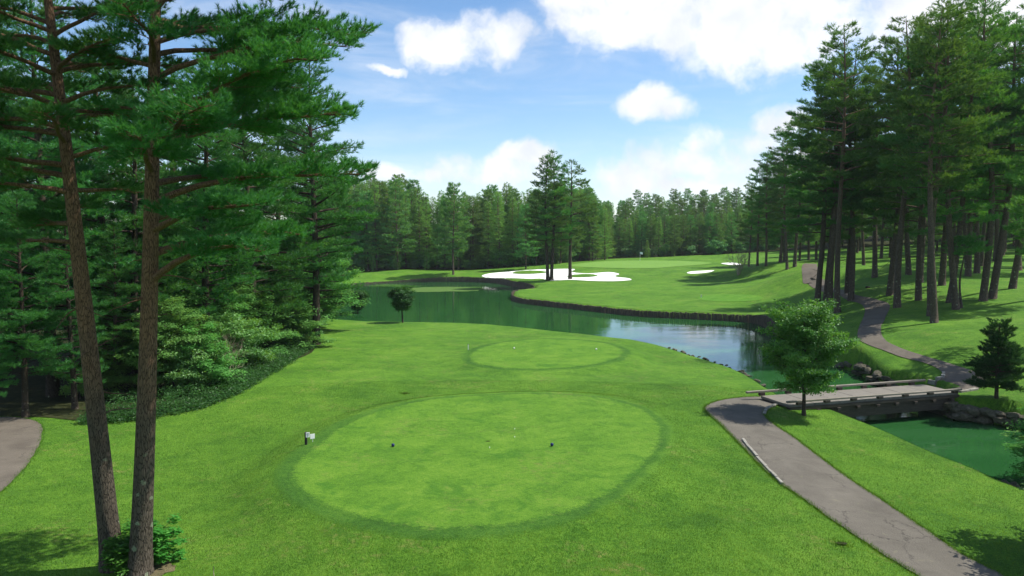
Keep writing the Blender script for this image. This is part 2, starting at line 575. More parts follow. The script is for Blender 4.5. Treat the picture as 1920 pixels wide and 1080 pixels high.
def grass_mat(name, dark, mid, light, dry=0.3, fine=1.0, patch=1.0, fade=False, lush=0.0, into=None):
    m, T = new_mat(name)
    g = T.n('ShaderNodeNewGeometry')
    pos = g.outputs['Position']
    n1 = T.noise(pos, 0.17 * patch, 5, 0.62, 0.5)
    n2 = T.noise(pos, 1.1, 5, 0.68, 0.3)
    n3 = T.noise(pos, 8.0, 4, 0.75)
    n4 = T.noise(pos, 34.0, 3, 0.75)
    f = T.math('ADD', T.math('MULTIPLY', n1.outputs['Fac'], 0.36), T.math('ADD', T.math('MULTIPLY', n2.outputs['Fac'], 0.30),
        T.math('ADD', T.math('MULTIPLY', n3.outputs['Fac'], 0.42), T.math('MULTIPLY', n4.outputs['Fac'], 0.60))))
    c = 0.84
    w = 0.125 / fine
    col = T.ramp(f, [(c - w, dark), (c, mid), (c + w, light)])
    if fade:                      # longer collar grass thinning out into the rough
        at = T.n('ShaderNodeAttribute', attribute_name='tint')
        k = T.sstep(T.math('ADD', at.outputs['Fac'], T.math('MULTIPLY', T.math('SUBTRACT', n3.outputs['Fac'], 0.5), 1.6)), 0.15, 0.85)
        bc = into or ROUGH_C
        base = T.ramp(f, [(c - w, bc[0]), (c, bc[1]), (c + w, bc[2])])
        l0 = T.noise(pos, 0.55, 6, 0.75, 0.8)
        base = T.mix(T.math('MULTIPLY', T.sstep(l0.outputs['Fac'], 0.54, 0.66), 0.45), base, (bc[0][0], bc[0][1] * 1.12, bc[0][2]))
        col = T.mix(k, base, col)
    if lush:                      # darker, lusher patches with a crisp blotchy outline
        l1 = T.noise(pos, 0.55, 6, 0.75, 0.8)
        col = T.mix(T.math('MULTIPLY', T.sstep(l1.outputs['Fac'], 0.52, 0.64), lush), col, (dark[0], dark[1] * 1.12, dark[2]))
    d1 = T.noise(pos, 0.30, 5, 0.7, 0.6)
    d2 = T.noise(pos, 3.5, 5, 0.78, 0.3)
    dd = T.math('MULTIPLY', T.sstep(d1.outputs['Fac'], 0.50, 0.66), T.sstep(d2.outputs['Fac'], 0.48, 0.66))
    col = T.mix(T.math('MULTIPLY', dd, dry), col, (0.22, 0.20, 0.065))
    h = T.math('ADD', n4.outputs['Fac'], T.math('MULTIPLY', n3.outputs['Fac'], 1.2))
    b = principled(T, col, 0.85, 0.12, bump(T, h, 0.8, 0.06 * fine))
    b.inputs['Sheen Weight'].default_value = 0.10
    b.inputs['Sheen Tint'].default_value = (0.6, 1.0, 0.2, 1)
    return m


M_ROUGH = grass_mat('rough_grass', *ROUGH_C, 0.85, 1.0, lush=0.45)
M_TEE = grass_mat('tee_grass', (0.040, 0.124, 0.009), (0.086, 0.208, 0.013), (0.146, 0.268, 0.026), 0.5, 1.0, 3.0, fade=True, lush=0.75, into=RING_C)
M_RING = grass_mat('collar_grass', *RING_C, 0.0, 1.0, fade=True)
M_GREEN = grass_mat('putting_grass', (0.110, 0.228, 0.034), (0.136, 0.262, 0.044), (0.160, 0.285, 0.052), 0.0, 0.6)
M_FTEE = grass_mat('fairway_tee_grass', (0.036, 0.130, 0.009), (0.076, 0.208, 0.014), (0.135, 0.270, 0.028), 0.3, 0.8)


def simple_noise_mat(name, c0, c1, scale, rough=0.8, bstr=0.4, bdist=0.02, spec=0.3, stretch=None, detail=6):
    m, T = new_mat(name)
    t = T.n('ShaderNodeTexCoord')
    vec = t.outputs['Object']
    if stretch:
        mp = T.n('ShaderNodeMapping')
        mp.inputs['Scale'].default_value = stretch
        T.l(vec, mp.inputs['Vector'])
        vec = mp.outputs[0]
    n = T.noise(vec, scale, detail, 0.65)
    n2 = T.noise(vec, scale * 6, 4, 0.6)
    f = T.math('ADD', T.math('MULTIPLY', n.outputs['Fac'], 0.6), T.math('MULTIPLY', n2.outputs['Fac'], 0.4))
    col = T.ramp(f, [(0.36, c0), (0.64, c1)])
    principled(T, col, rough, spec, bump(T, f, bstr, bdist))
    return m


def asphalt_mat(name, c0, c1):
    m, T = new_mat(name)
    g = T.n('ShaderNodeNewGeometry')
    pos = g.outputs['Position']
    n1 = T.noise(pos, 0.7, 6, 0.65, 0.3)
    n2 = T.noise(pos, 28, 5, 0.75)
    n3 = T.noise(pos, 150, 2, 0.6)
    f = T.math('ADD', T.math('MULTIPLY', n1.outputs['Fac'], 0.5), T.math('ADD', T.math('MULTIPLY', n2.outputs['Fac'], 0.3), T.math('MULTIPLY', n3.outputs['Fac'], 0.25)))
    col = T.ramp(f, [(0.38, c0), (0.68, c1)])
    wv = T.n('ShaderNodeVectorMath', operation='ADD')
    wn = T.noise(pos, 1.5, 5, 0.7)
    T.l(pos, wv.inputs[0]); T.l(wn.outputs['Color'], wv.inputs[1])
    vo = T.n('ShaderNodeTexVoronoi', feature='DISTANCE_TO_EDGE')
    vo.inputs['Scale'].default_value = 0.55
    T.l(wv.outputs[0], vo.inputs['Vector'])
    keep = T.sstep(T.noise(pos, 0.35, 3, 0.5).outputs['Fac'], 0.45, 0.6)
    ck = T.math('MULTIPLY', T.math('SUBTRACT', 1.0, T.sstep(vo.outputs['Distance'], 0.0, 0.018)), keep)
    col = T.mix(T.math('MULTIPLY', ck, 0.7), col, (0.035, 0.032, 0.026))
    stain = T.sstep(T.noise(pos, 1.9, 6, 0.7, 0.8).outputs['Fac'], 0.60, 0.70)
    col = T.mix(T.math('MULTIPLY', stain, 0.4), col, (0.20, 0.19, 0.12))
    h = T.math('SUBTRACT', T.math('ADD', n2.outputs['Fac'], n3.outputs['Fac']), T.math('MULTIPLY', ck, 2.0))
    principled(T, col, 0.9, 0.2, bump(T, h, 0.5, 0.02))
    return m


M_ASPH = asphalt_mat('asphalt', (0.082, 0.073, 0.058), (0.165, 0.148, 0.120))
M_ASPH2 = asphalt_mat('asphalt_hill', (0.085, 0.071, 0.055), (0.170, 0.145, 0.112))
M_SAND = simple_noise_mat('white_sand', (0.80, 0.79, 0.74), (0.88, 0.87, 0.84), 1.2, 0.9, 0.3, 0.03, 0.1)
M_KERB = simple_noise_mat('kerb_concrete', (0.13, 0.12, 0.09), (0.38, 0.36, 0.31), 2.2, 0.85, 0.5, 0.01)
M_DECK = simple_noise_mat('deck_boards', (0.12, 0.108, 0.088), (0.225, 0.205, 0.172), 1.6, 0.8, 0.4, 0.008, 0.25, (1, 14, 1))
M_TIMBER = simple_noise_mat('weathered_timber', (0.12, 0.105, 0.082), (0.29, 0.26, 0.21), 1.4, 0.8, 0.5, 0.01, 0.2, (1, 10, 10))
M_BEAM = simple_noise_mat('dark_beam', (0.035, 0.028, 0.022), (0.085, 0.068, 0.052), 1.6, 0.8, 0.5, 0.01, 0.2, (1, 8, 8))
M_LOG = simple_noise_mat('wet_logs', (0.050, 0.040, 0.030), (0.160, 0.130, 0.095), 2.2, 0.85, 0.6, 0.03, 0.2, (3, 3, 0.6))
M_ROCK = simple_noise_mat('bank_rock', (0.030, 0.036, 0.018), (0.150, 0.130, 0.095), 2.0, 0.9, 0.8, 0.06, 0.15)
M_WHITE = simple_noise_mat('white_paint', (0.74, 0.74, 0.72), (0.82, 0.82, 0.80), 6, 0.5, 0.1, 0.002)
M_BLACKP = simple_noise_mat('black_post', (0.015, 0.015, 0.014), (0.035, 0.034, 0.03), 8, 0.6, 0.2, 0.004)
M_BLUE = simple_noise_mat('blue_marker', (0.010, 0.018, 0.085), (0.016, 0.030, 0.13), 9, 0.4, 0.1, 0.004)
M_INK = simple_noise_mat('printed_ink', (0.06, 0.06, 0.06), (0.12, 0.12, 0.12), 9, 0.6, 0.1, 0.001)
M_FLAG = simple_noise_mat('flag_cloth', (0.62, 0.74, 0.84), (0.70, 0.80, 0.88), 9, 0.8, 0.1, 0.004)
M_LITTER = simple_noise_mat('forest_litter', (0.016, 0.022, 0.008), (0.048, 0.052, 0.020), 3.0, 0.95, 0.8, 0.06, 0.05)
M_SOIL = simple_noise_mat('bare_soil', (0.075, 0.062, 0.035), (0.19, 0.155, 0.09), 6.0, 0.95, 0.8, 0.03, 0.05)
M_ALGAE = simple_noise_mat('floating_algae', (0.050, 0.115, 0.022), (0.110, 0.175, 0.050), 1.6, 0.95, 0.3, 0.01, 0.02)
M_DRYSTICK = simple_noise_mat('dry_stick', (0.23, 0.19, 0.12), (0.40, 0.34, 0.23), 9, 0.8, 0.4, 0.004)
M_TWIG = simple_noise_mat('pale_twig', (0.20, 0.17, 0.11), (0.38, 0.33, 0.22), 6, 0.85, 0.4, 0.006)


def water_mat():
    m, T = new_mat('pond_water')
    g = T.n('ShaderNodeNewGeometry')
    pos = g.outputs['Position']
    mp = T.n('ShaderNodeMapping')
    mp.inputs['Scale'].default_value = (1.0, 2.2, 1.0)
    T.l(pos, mp.inputs['Vector'])
    n1 = T.noise(mp.outputs[0], 1.7, 4, 0.55, 0.3)
    n2 = T.noise(mp.outputs[0], 0.25, 3, 0.5)
    amp = T.sstep(n2.outputs['Fac'], 0.35, 0.7)
    h = T.math('MULTIPLY', n1.outputs['Fac'], T.math('ADD', 0.25, amp))
    col = T.ramp(n2.outputs['Fac'], [(0.3, (0.016, 0.074, 0.019)), (0.7, (0.023, 0.094, 0.025))])
    b = principled(T, col, 0.02, 0.5, bump(T, h, 0.15, 0.03))
    b.inputs['IOR'].default_value = 1.33
    return m


M_WATER = water_mat()


def bark_mat(name, low0, low1, up0, up1, h0, h1, scale=1.0):
    """plated pine bark, greyer near the ground and redder higher up"""
    m, T = new_mat(name)
    t = T.n('ShaderNodeTexCoord')
    sp = T.n('ShaderNodeSeparateXYZ')
    T.l(t.outputs['Object'], sp.inputs[0])
    mp = T.n('ShaderNodeMapping')
    mp.inputs['Scale'].default_value = (20 * scale, 20 * scale, 3.2 * scale)
    T.l(t.outputs['Object'], mp.inputs['Vector'])
    wn = T.noise(mp.outputs[0], 0.9, 4, 0.6)
    av = T.n('ShaderNodeVectorMath', operation='ADD')
    T.l(mp.outputs[0], av.inputs[0]); T.l(wn.outputs['Color'], av.inputs[1])
    vo = T.n('ShaderNodeTexVoronoi', feature='DISTANCE_TO_EDGE')
    vo.inputs['Scale'].default_value = 1.6
    T.l(av.outputs[0], vo.inputs['Vector'])
    n = T.noise(mp.outputs[0], 2.4, 6, 0.7)
    f = T.math('ADD', T.math('MULTIPLY', T.sstep(vo.outputs['Distance'], 0.0, 0.16), 0.5), T.math('MULTIPLY', n.outputs['Fac'], 0.6))
    lo = T.ramp(f, [(0.25, low0), (0.85, low1)])
    hi = T.ramp(f, [(0.25, up0), (0.85, up1)])
    hn = T.noise(t.outputs['Object'], 0.7, 3, 0.6)
    k = T.sstep(T.math('ADD', sp.outputs['Z'], T.math('MULTIPLY', T.math('SUBTRACT', hn.outputs['Fac'], 0.5), 6.0)), h0, h1)
    col = T.mix(k, lo, hi)
    # pale lichen spots on the lower stem
    lv = T.n('ShaderNodeTexVoronoi')
    lv.inputs['Scale'].default_value = 2.6
    lv.inputs['Randomness'].default_value = 1.0
    lw = T.noise(t.outputs['Object'], 8, 4, 0.7)
    la = T.n('ShaderNodeVectorMath', operation='ADD')
    ls = T.n('ShaderNodeVectorMath', operation='SCALE'); ls.inputs['Scale'].default_value = 0.22
    T.l(lw.outputs['Color'], ls.inputs[0]); T.l(t.outputs['Object'], la.inputs[0]); T.l(ls.outputs[0], la.inputs[1])
    T.l(la.outputs[0], lv.inputs['Vector'])
    spots = T.math('MULTIPLY', T.math('SUBTRACT', 1.0, T.sstep(lv.outputs['Distance'], 0.14, 0.20)),
                   T.math('SUBTRACT', 1.0, T.sstep(sp.outputs['Z'], 1.5, 4.5)))
    col = T.mix(T.math('MULTIPLY', spots, 0.75), col, (0.26, 0.30, 0.19))
    principled(T, col, 0.9, 0.15, bump(T, f, 0.9, 0.04))
    return m


M_BARK_NEAR = bark_mat('pine_bark', (0.022, 0.018, 0.013), (0.118, 0.096, 0.072), (0.062, 0.035, 0.021), (0.225, 0.128, 0.072), 2.5, 7.5)
M_BARK = bark_mat('pine_bark_wood', (0.045, 0.036, 0.026), (0.135, 0.105, 0.078), (0.075, 0.048, 0.032), (0.200, 0.130, 0.085), 6.0, 16.0, 0.7)
M_BARK_DARK = bark_mat('dark_bark', (0.025, 0.020, 0.015), (0.080, 0.064, 0.046), (0.040, 0.028, 0.020), (0.100, 0.070, 0.048), 6.0, 18.0, 0.7)


def leaf_mat(name, c0, c1, c2, trans=0.28, gloss=0.06, hue_var=0.03, val_var=0.35):
    m, T = new_mat(name)
    at = T.n('ShaderNodeAttribute', attribute_name='tint')
    col = T.ramp(at.outputs['Fac'], [(0.0, c0), (0.55, c1), (1.0, c2)])
    oi = T.n('ShaderNodeObjectInfo')
    h = T.n('ShaderNodeHueSaturation')
    T.l(T.math('ADD', 0.5 - hue_var / 2, T.math('MULTIPLY', oi.outputs['Random'], hue_var)), h.inputs['Hue'])
    T.l(T.math('ADD', 1 - val_var / 2, T.math('MULTIPLY', oi.outputs['Random'], val_var)), h.inputs['Value'])
    T.l(col, h.inputs['Color'])
    d = T.n('ShaderNodeBsdfDiffuse'); T.l(h.outputs[0], d.inputs['Color'])
    tr = T.n('ShaderNodeBsdfTranslucent')
    tcv = T.mix(1.0, h.outputs[0], (1.5, 1.25, 0.45), 'MULTIPLY')
    T.l(tcv, tr.inputs['Color'])
    mx = T.n('ShaderNodeMixShader'); mx.inputs[0].default_value = min(0.48, trans + 0.16)
    T.l(d.outputs[0], mx.inputs[1]); T.l(tr.outputs[0], mx.inputs[2])
    gl = T.n('ShaderNodeBsdfGlossy'); gl.inputs['Roughness'].default_value = 0.45
    gl.inputs['Color'].default_value = (0.8, 0.9, 0.8, 1)
    m2 = T.n('ShaderNodeMixShader'); m2.inputs[0].default_value = gloss
    T.l(mx.outputs[0], m2.inputs[1]); T.l(gl.outputs[0], m2.inputs[2])
    o = T.n('ShaderNodeOutputMaterial'); T.l(m2.outputs[0], o.inputs['Surface'])
    return m


M_NEEDLE = leaf_mat('pine_needles', (0.024, 0.116, 0.032), (0.052, 0.203, 0.048), (0.116, 0.325, 0.067), 0.26, 0.02)
M_NEEDLE_R = leaf_mat('pine_needles_wood', (0.035, 0.116, 0.028), (0.073, 0.207, 0.043), (0.155, 0.325, 0.071), 0.28, 0.02, 0.04)
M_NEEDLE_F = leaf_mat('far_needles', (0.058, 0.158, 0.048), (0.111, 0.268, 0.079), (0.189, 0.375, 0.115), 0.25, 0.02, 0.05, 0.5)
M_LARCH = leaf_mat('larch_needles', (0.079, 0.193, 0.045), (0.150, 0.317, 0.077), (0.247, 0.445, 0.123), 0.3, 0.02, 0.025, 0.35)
M_LEAF = leaf_mat('broad_leaves', (0.037, 0.151, 0.019), (0.074, 0.245, 0.032), (0.173, 0.389, 0.065), 0.33, 0.03)
M_LEAF_W = leaf_mat('woodland_leaves', (0.058, 0.180, 0.035), (0.130, 0.317, 0.067), (0.259, 0.475, 0.137), 0.3, 0.03)
M_YEW = leaf_mat('dark_needles', (0.012, 0.054, 0.016), (0.022, 0.090, 0.024), (0.041, 0.138, 0.035), 0.18, 0.02)
M_BALL = leaf_mat('ball_tree_leaves', (0.017, 0.066, 0.013), (0.034, 0.114, 0.022), (0.066, 0.180, 0.035), 0.25, 0.02)

# ------------------------------------------------------------------ ground sheet
nr, nt = GX.shape
V = np.column_stack([GX.ravel(), GY.ravel(), GZ.ravel()])
ii = np.arange(nr - 1)[:, None] * nt; jj = np.arange(nt)[None, :]; j2 = (jj + 1) % nt
F = np.stack([ii + jj, ii + j2, ii + nt + j2, ii + nt + jj], -1).reshape(-1, 4)
V = np.concatenate([V, [[AX, AY, float(GZ[0].mean())]]])
Ft = np.concatenate([F[:, [0, 2, 1]], F[:, [0, 3, 2]]])
capT = np.stack([np.full(nt, len(V) - 1), (np.arange(nt) + 1) % nt, np.arange(nt)], -1)
tag(link('grass_ground', raw_mesh('grass_ground', V, np.concatenate([Ft, capT]), M_ROUGH)), kind='structure')


def drape(name, poly, mat, lift, step=0.6, kind='structure', parent=None, zfun=None, dome=0.0, fade=0.0, tuck=0.05):
    """a sheet with the given outline laid on the ground"""
    P = np.asarray(poly, float)[:, :2]
    n = len(P)
    x0, y0 = P.min(0); x1, y1 = P.max(0)
    gx, gy = np.meshgrid(np.arange(x0, x1, step), np.arange(y0, y1, step))
    gx = gx.ravel(); gy = gy.ravel()
    s = poly_sd(gx, gy, P)
    k = s < -0.3 * step
    pts2 = [Vector((float(a), float(b))) for a, b in P] + [Vector((float(a), float(b))) for a, b in zip(gx[k], gy[k])]
    vo, _e, fo, _a, _b, _c = delaunay_2d_cdt(pts2, [], [list(range(n))], 1, 1e-4)
    A = np.array([[v.x, v.y] for v in vo])
    z = height(A[:, 0], A[:, 1]) + lift
    if zfun is not None:
        z = zfun(A[:, 0], A[:, 1])
    if fade:
        z = z - tuck * (1 - np.clip(-poly_sd(A[:, 0], A[:, 1], P) / 0.25, 0, 1))
    if dome:
        sd = -poly_sd(A[:, 0], A[:, 1], P)
        z = z + dome * np.clip(sd / 0.8, 0, 1)
    ti = np.clip(-poly_sd(A[:, 0], A[:, 1], P) / fade, 0, 1) if fade else None
    me = raw_mesh(name, np.column_stack([A, z]), np.array([list(f) for f in fo]), mat, True, ti)
    me.flip_normals() if me.polygons[0].normal.z < 0 else None
    o = link(name, me, parent)
    if kind: o['kind'] = kind
    return o


def grow(P, d):
    """outline pushed outwards by d (counter-clockwise or not)"""
    P = np.asarray(P, float)
    t = np.roll(P, -1, 0) - np.roll(P, 1, 0)
    nrm = np.column_stack([t[:, 1], -t[:, 0]])
    nrm /= np.linalg.norm(nrm, axis=1)[:, None] + 1e-9
    area = np.sum(P[:, 0] * np.roll(P[:, 1], -1) - np.roll(P[:, 0], -1) * P[:, 1])
    return P + nrm * (d if area > 0 else -d)


def rough_edge(P, amp, n=400, seed=1):
    P = resample(np.concatenate([P, P[:1]]), n + 1)[:-1]
    r = np.random.RandomState(seed)
    d = np.convolve(np.tile(r.randn(n), 3), [0.2, 0.3, 0.3, 0.2], 'same')[n:2 * n] * amp
    t = np.roll(P, -1, 0) - np.roll(P, 1, 0)
    nrm = np.column_stack([t[:, 1], -t[:, 0]]); nrm /= np.linalg.norm(nrm, axis=1)[:, None] + 1e-9
    return P + nrm * d[:, None]


_ca = np.arctan2(TEE1[:, 1] - TEE1[:, 1].mean(), TEE1[:, 0] - TEE1[:, 0].mean())
_cw = 0.72 + 0.25 * np.cos(_ca - math.radians(215)) + 0.12 * np.sin(3 * _ca)
_out = grow(TEE1, 1.0) - TEE1
drape('tee_collar', rough_edge(TEE1 + _out * _cw[:, None], 0.05, 500, 1), M_RING, 0.012, 0.22, fade=0.55)
drape('tee_lawn', rough_edge(grow(TEE1, 0.08), 0.05, 600, 2), M_TEE, 0.028, 0.2, fade=0.4, tuck=0.012)
drape('tee_collar', rough_edge(grow(TEE2, 0.8), 0.10, 300, 3), M_RING, 0.02, 0.35, fade=0.6)
drape('tee_lawn', rough_edge(grow(TEE2, 0.08), 0.06, 300, 4), M_TEE, 0.04, 0.3, fade=0.5, tuck=0.015)

GREEN_PX = [(1062, 499), (1090, 494), (1130, 490.5), (1170, 489), (1210, 488.6), (1260, 489.2), (1310, 491), (1335, 493.5), (1320, 496), (1280, 499), (1235, 502.5), (1180, 503), (1110, 501.5)]
GREEN = np.array([gp(u, v)[:2] for u, v in GREEN_PX])
drape('putting_green', catmull(GREEN, 5, True), M_GREEN, 0.05, 1.5)
FT = np.array([gp(1370 + 62 * math.cos(a), 559 + 7 * math.sin(a))[:2] for a in np.arange(24) * PI / 12])
drape('fairway_tee', FT, M_FTEE, 0.03, 1.0)

# ------------------------------------------------------------------ pond
wp = grow(SHORE, 1.2)
drape('pond_water', wp[::2], M_WATER, 0, 4.0, zfun=lambda x, y: np.full(x.shape, WATER))
ALG_PX = [(735, 543), (770, 540), (820, 538), (870, 538.5), (895, 540), (903, 543), (880, 546), (830, 547), (780, 547.5), (745, 546)]
ALG = catmull([on_plane(u, v, WATER)[:2] for u, v in ALG_PX], 6, True)
tag(drape('algae_patch', rough_edge(ALG, 0.5, 120, 5), M_ALGAE, 0, 1.0, kind=None, zfun=lambda x, y: np.full(x.shape, WATER + 0.012)),
    'pale green mat of algae floating on the far pond', 'algae')

# ------------------------------------------------------------------ bunkers
def bunker(px, label, seed, lift=0.05):
    P = np.array([gp(u, v)[:2] for u, v in px])
    P = catmull(P, 5, True)
    o = drape('sand_bunker', P, M_SAND, lift, 0.9, kind=None)
    return tag(o, label, 'bunker', 'sand bunkers round the green')


B1 = [(904, 517), (928, 511.8), (986, 507), (1025, 505.2), (1076, 504.8), (1071, 509), (1082, 512), (1107, 512.8), (1142, 510.5), (1161, 514), (1153, 518.6),
      (1184, 524), (1163, 527), (1124, 527.3), (1092, 526), (1071, 525), (1032, 526.3), (1012, 522.6), (968, 522), (915, 521.8)]
bunker(B1, 'large white sand bunker with grass islands beside the two pines', 1)
bunker([(1288, 512), (1299, 509), (1337, 507), (1333, 510), (1315, 512.6), (1296, 513.4)], 'small white sand bunker on the fairway right of the green', 2)
bunker([(1352, 494.2), (1370, 492.8), (1384, 494), (1390, 496.4), (1370, 496.9)], 'sliver of white sand bunker behind the bare tree', 3)
for (cu, cv, hw, hh, lab) in ((993, 511.6, 33, 2.6, 'long grass island in the left half of the large bunker'), (1092, 518.2, 29, 2.4, 'small grass island in the right half of the large bunker')):
    P = np.array([gp(cu + hw * math.cos(a), cv + hh * math.sin(a) - 0.8 * math.cos(a))[:2] for a in np.arange(28) * PI / 14])
    tag(drape('grass_island', P, M_ROUGH, 0.09, 0.8, kind=None, dome=0.25), lab, 'grass island', 'grass islands in the large bunker')

# ------------------------------------------------------------------ paths
def strip(name, Lpx, Rpx, mat, n, lift=0.03, seed=0, cross=8, z_of=None):
    L = resample(catmull([gp(u, v)[:2] for u, v in Lpx], 6), n)
    R = resample(catmull([gp(u, v)[:2] for u, v in Rpx], 6), n)
    r = np.random.RandomState(seed)
    j1 = np.convolve(r.randn(n), [0.25, 0.5, 0.25], 'same') * 0.03
    j2_ = np.convolve(r.randn(n), [0.25, 0.5, 0.25], 'same') * 0.03
    d = R - L; d /= np.linalg.norm(d, axis=1)[:, None]
    L2 = L + d * j1[:, None]; R2 = R + d * j2_[:, None]
    f = np.linspace(0, 1, cross + 1)
    P = L2[:, None, :] * (1 - f)[None, :, None] + R2[:, None, :] * f[None, :, None]
    z = height(P[..., 0], P[..., 1]) + lift
    Vv = np.concatenate([P, z[..., None]], -1).reshape(-1, 3)
    i = np.arange(n - 1)[:, None] * (cross + 1); j = np.arange(cross)[None, :]
    Q = np.stack([i + j, i + j + 1, i + cross + 2 + j, i + cross + 1 + j], -1).reshape(-1, 4)
    T = np.concatenate([Q[:, [0, 1, 2]], Q[:, [0, 2, 3]]])
    me = raw_mesh(name, Vv, T, mat)
    me.flip_normals() if me.polygons[0].normal.z < 0 else None
    tag(link(name, me), kind='structure')
    return L, R


PL = [(1790, 1130), (1720, 1080), (1640, 1030), (1560, 975), (1500, 932), (1465, 908), (1430, 878), (1390, 836), (1355, 800), (1330, 778), (1321, 766), (1335, 756), (1365, 748.5), (1400, 745), (1434, 744.5)]
PR = [(1960, 1130), (1880, 1080), (1800, 1038), (1720, 984), (1640, 930), (1590, 897), (1540, 860), (1490, 822), (1450, 795), (1434, 780), (1436, 771), (1444, 765), (1455, 761), (1463, 759), (1472, 757.5)]
NL, NR = strip('cart_path', PL, PR, M_ASPH, 160, 0.03, 1, 10)
HL = [(1730, 721.5), (1750, 719), (1768, 710), (1766, 698), (1733, 681), (1678, 666), (1630, 648), (1609, 634), (1611, 613), (1620, 592), (1618, 574), (1583, 560), (1545, 548), (1515, 532), (1504, 515), (1503, 503), (1510, 494)]
HR = [(1797, 736), (1828, 731), (1848, 721), (1830, 700), (1783, 683), (1717, 663), (1672, 646), (1655, 632), (1652, 613), (1662, 592), (1668, 572), (1640, 561), (1600, 551), (1560, 538), (1545, 524), (1535, 508), (1532, 495)]
strip('cart_path', HL, HR, M_ASPH2, 160, 0.04, 2, 8)
LPOLY = [(-260, 800), (-60, 786), (30, 783), (72, 793), (79, 812), (72, 838), (45, 880), (0, 924), (-80, 985), (-260, 1100)]
lp = catmull([gp(u, v)[:2] for u, v in LPOLY], 6, True)
drape('cart_path', rough_edge(lp, 0.03, 300, 7), M_ASPH2, 0.03, 0.5)


def kerb_run(P, w, h, seg, mat, label, seed, name='kerb'):
    """a row of short kerb blocks along a polyline; each block a part"""
    r = random.Random(seed)
    P = np.asarray(P, float)
    s = np.concatenate([[0], np.cumsum(np.linalg.norm(np.diff(P, axis=0), axis=1))])
    nseg = max(1, int(s[-1] / seg))
    t = np.linspace(0, s[-1], nseg + 1)
    X = np.interp(t, s, P[:, 0]); Y = np.interp(t, s, P[:, 1])
    root = empty(name, (float(X.mean()), float(Y.mean()), float(height(X.mean(), Y.mean()))))
    tag(root, label, 'kerb')
    o0 = np.array(root.location)
    for k in range(nseg):
        a = np.array([X[k], Y[k]]); b = np.array([X[k + 1], Y[k + 1]])
        L = np.linalg.norm(b - a) - 0.015
        c = (a + b) / 2
        ang = math.atan2(b[1] - a[1], b[0] - a[0]) + r.uniform(-.02, .02)
        Mz = np.array([[math.cos(ang), -math.sin(ang), 0], [math.sin(ang), math.cos(ang), 0], [0, 0, 1]])
        z = float(height(c[0], c[1])) + h / 2 - 0.10 + r.uniform(-.025, .015)
        link('kerb_block', MB().box((c[0] - o0[0], c[1] - o0[1], z - o0[2]), (L, w * r.uniform(.9, 1.1), h), Mz, 0.015).mesh('kerb_block', mat), root)
    return root


def px_line(L, n=40):
    return resample(catmull([gp(u, v)[:2] for u, v in L], 6), n)


kerb_run(px_line([(1393, 826), (1408, 845), (1430, 870), (1452, 894), (1467, 909)]), 0.12, 0.2, 0.6, M_KERB, 'pale broken concrete kerb along the left edge of the near path', 1)
kerb_run(px_line([(1433, 778), (1436, 770), (1444, 764.5), (1456, 760), (1470, 757)]), 0.15, 0.2, 0.45, M_KERB, 'short curved kerb beside the left end of the bridge', 3)
kerb_run(px_line([(1741, 720), (1757, 716), (1768, 708), (1769, 700)]), 0.18, 0.26, 0.5, M_KERB, 'short curved kerb beyond the right end of the bridge', 4)
kerb_run(px_line([(1799, 736), (1815, 733.5), (1832, 730)]), 0.2, 0.2, 0.6, M_KERB, 'white kerb stones at the near right corner of the bridge', 5)

# ------------------------------------------------------------------ footbridge
DZ = 0.06
c_nl, c_nr = on_plane(1471, 757, DZ), on_plane(1798, 735.5, DZ)
c_fl, c_fr = on_plane(1434, 744.5, DZ), on_plane(1731, 720.5, DZ)
a0 = (c_nl + c_fl) / 2; a1 = (c_nr + c_fr) / 2
bdir = (a1 - a0)[:2]; blen = np.linalg.norm(bdir); bdir /= blen
bw = 2.35
bang = math.atan2(bdir[1], bdir[0])
br = empty('footbridge', (a0[0], a0[1], DZ), bang)
tag(br, 'low timber cart bridge over the pond narrows', 'bridge')
# in bridge space x runs along, y across (positive = far side)
npan = 7
pl = blen / npan
for k in range(npan):
    link('deck_panel', MB().box(((k + .5) * pl, 0, -0.07 + 0.004 * (k % 2)), (pl - 0.02, bw, 0.14), None, 0.012).mesh('deck_panel', M_DECK), br)
for yy in (-1.0, -0.35, 0.35, 1.0):
    link('girder', MB().box((blen / 2, yy, -0.53), (blen - 0.1, 0.2, 0.74), None, 0.02).mesh('girder', M_BEAM), br)
link('kerb_rail', MB().box((blen / 2, -bw / 2 - 0.02, 0.17), (blen + 0.3, 0.16, 0.09), None, 0.015).mesh('kerb_rail', M_TIMBER), br)
link('kerb_rail', MB().box((blen / 2 - 0.35, bw / 2 + 0.06, 0.22), (blen + 1.0, 0.16, 0.11), None, 0.015).mesh('kerb_rail', M_TIMBER), br)
for yy, hh, x0 in ((-bw / 2 - 0.02, 0.125, 0.6), (bw / 2 + 0.06, 0.165, 0.1)):
    for k in range(7):
        link('rail_block', MB().box((x0 + k * (blen - 0.9) / 6, yy, hh / 2 - 0.002), (0.32, 0.18, hh - 0.006), None, 0.01).mesh('rail_block', M_BEAM), br)
link('fascia', MB().box((blen / 2, -bw / 2 - 0.045, -0.19), (blen, 0.06, 0.16), None, 0.01).mesh('fascia', M_BEAM), br)
for k in range(9):
    link('joist_end', MB().box((0.5 + k * (blen - 1.0) / 8, -bw / 2 - 0.05, -0.36), (0.22, 0.16, 0.14), None, 0.01).mesh('joist_end', M_BEAM), br)
for x in (0.15, blen - 0.15):
    link('abutment', MB().box((x, 0, -1.0), (0.7, bw - 0.3, 0.8), None, 0.03).mesh('abutment', M_BEAM), br)

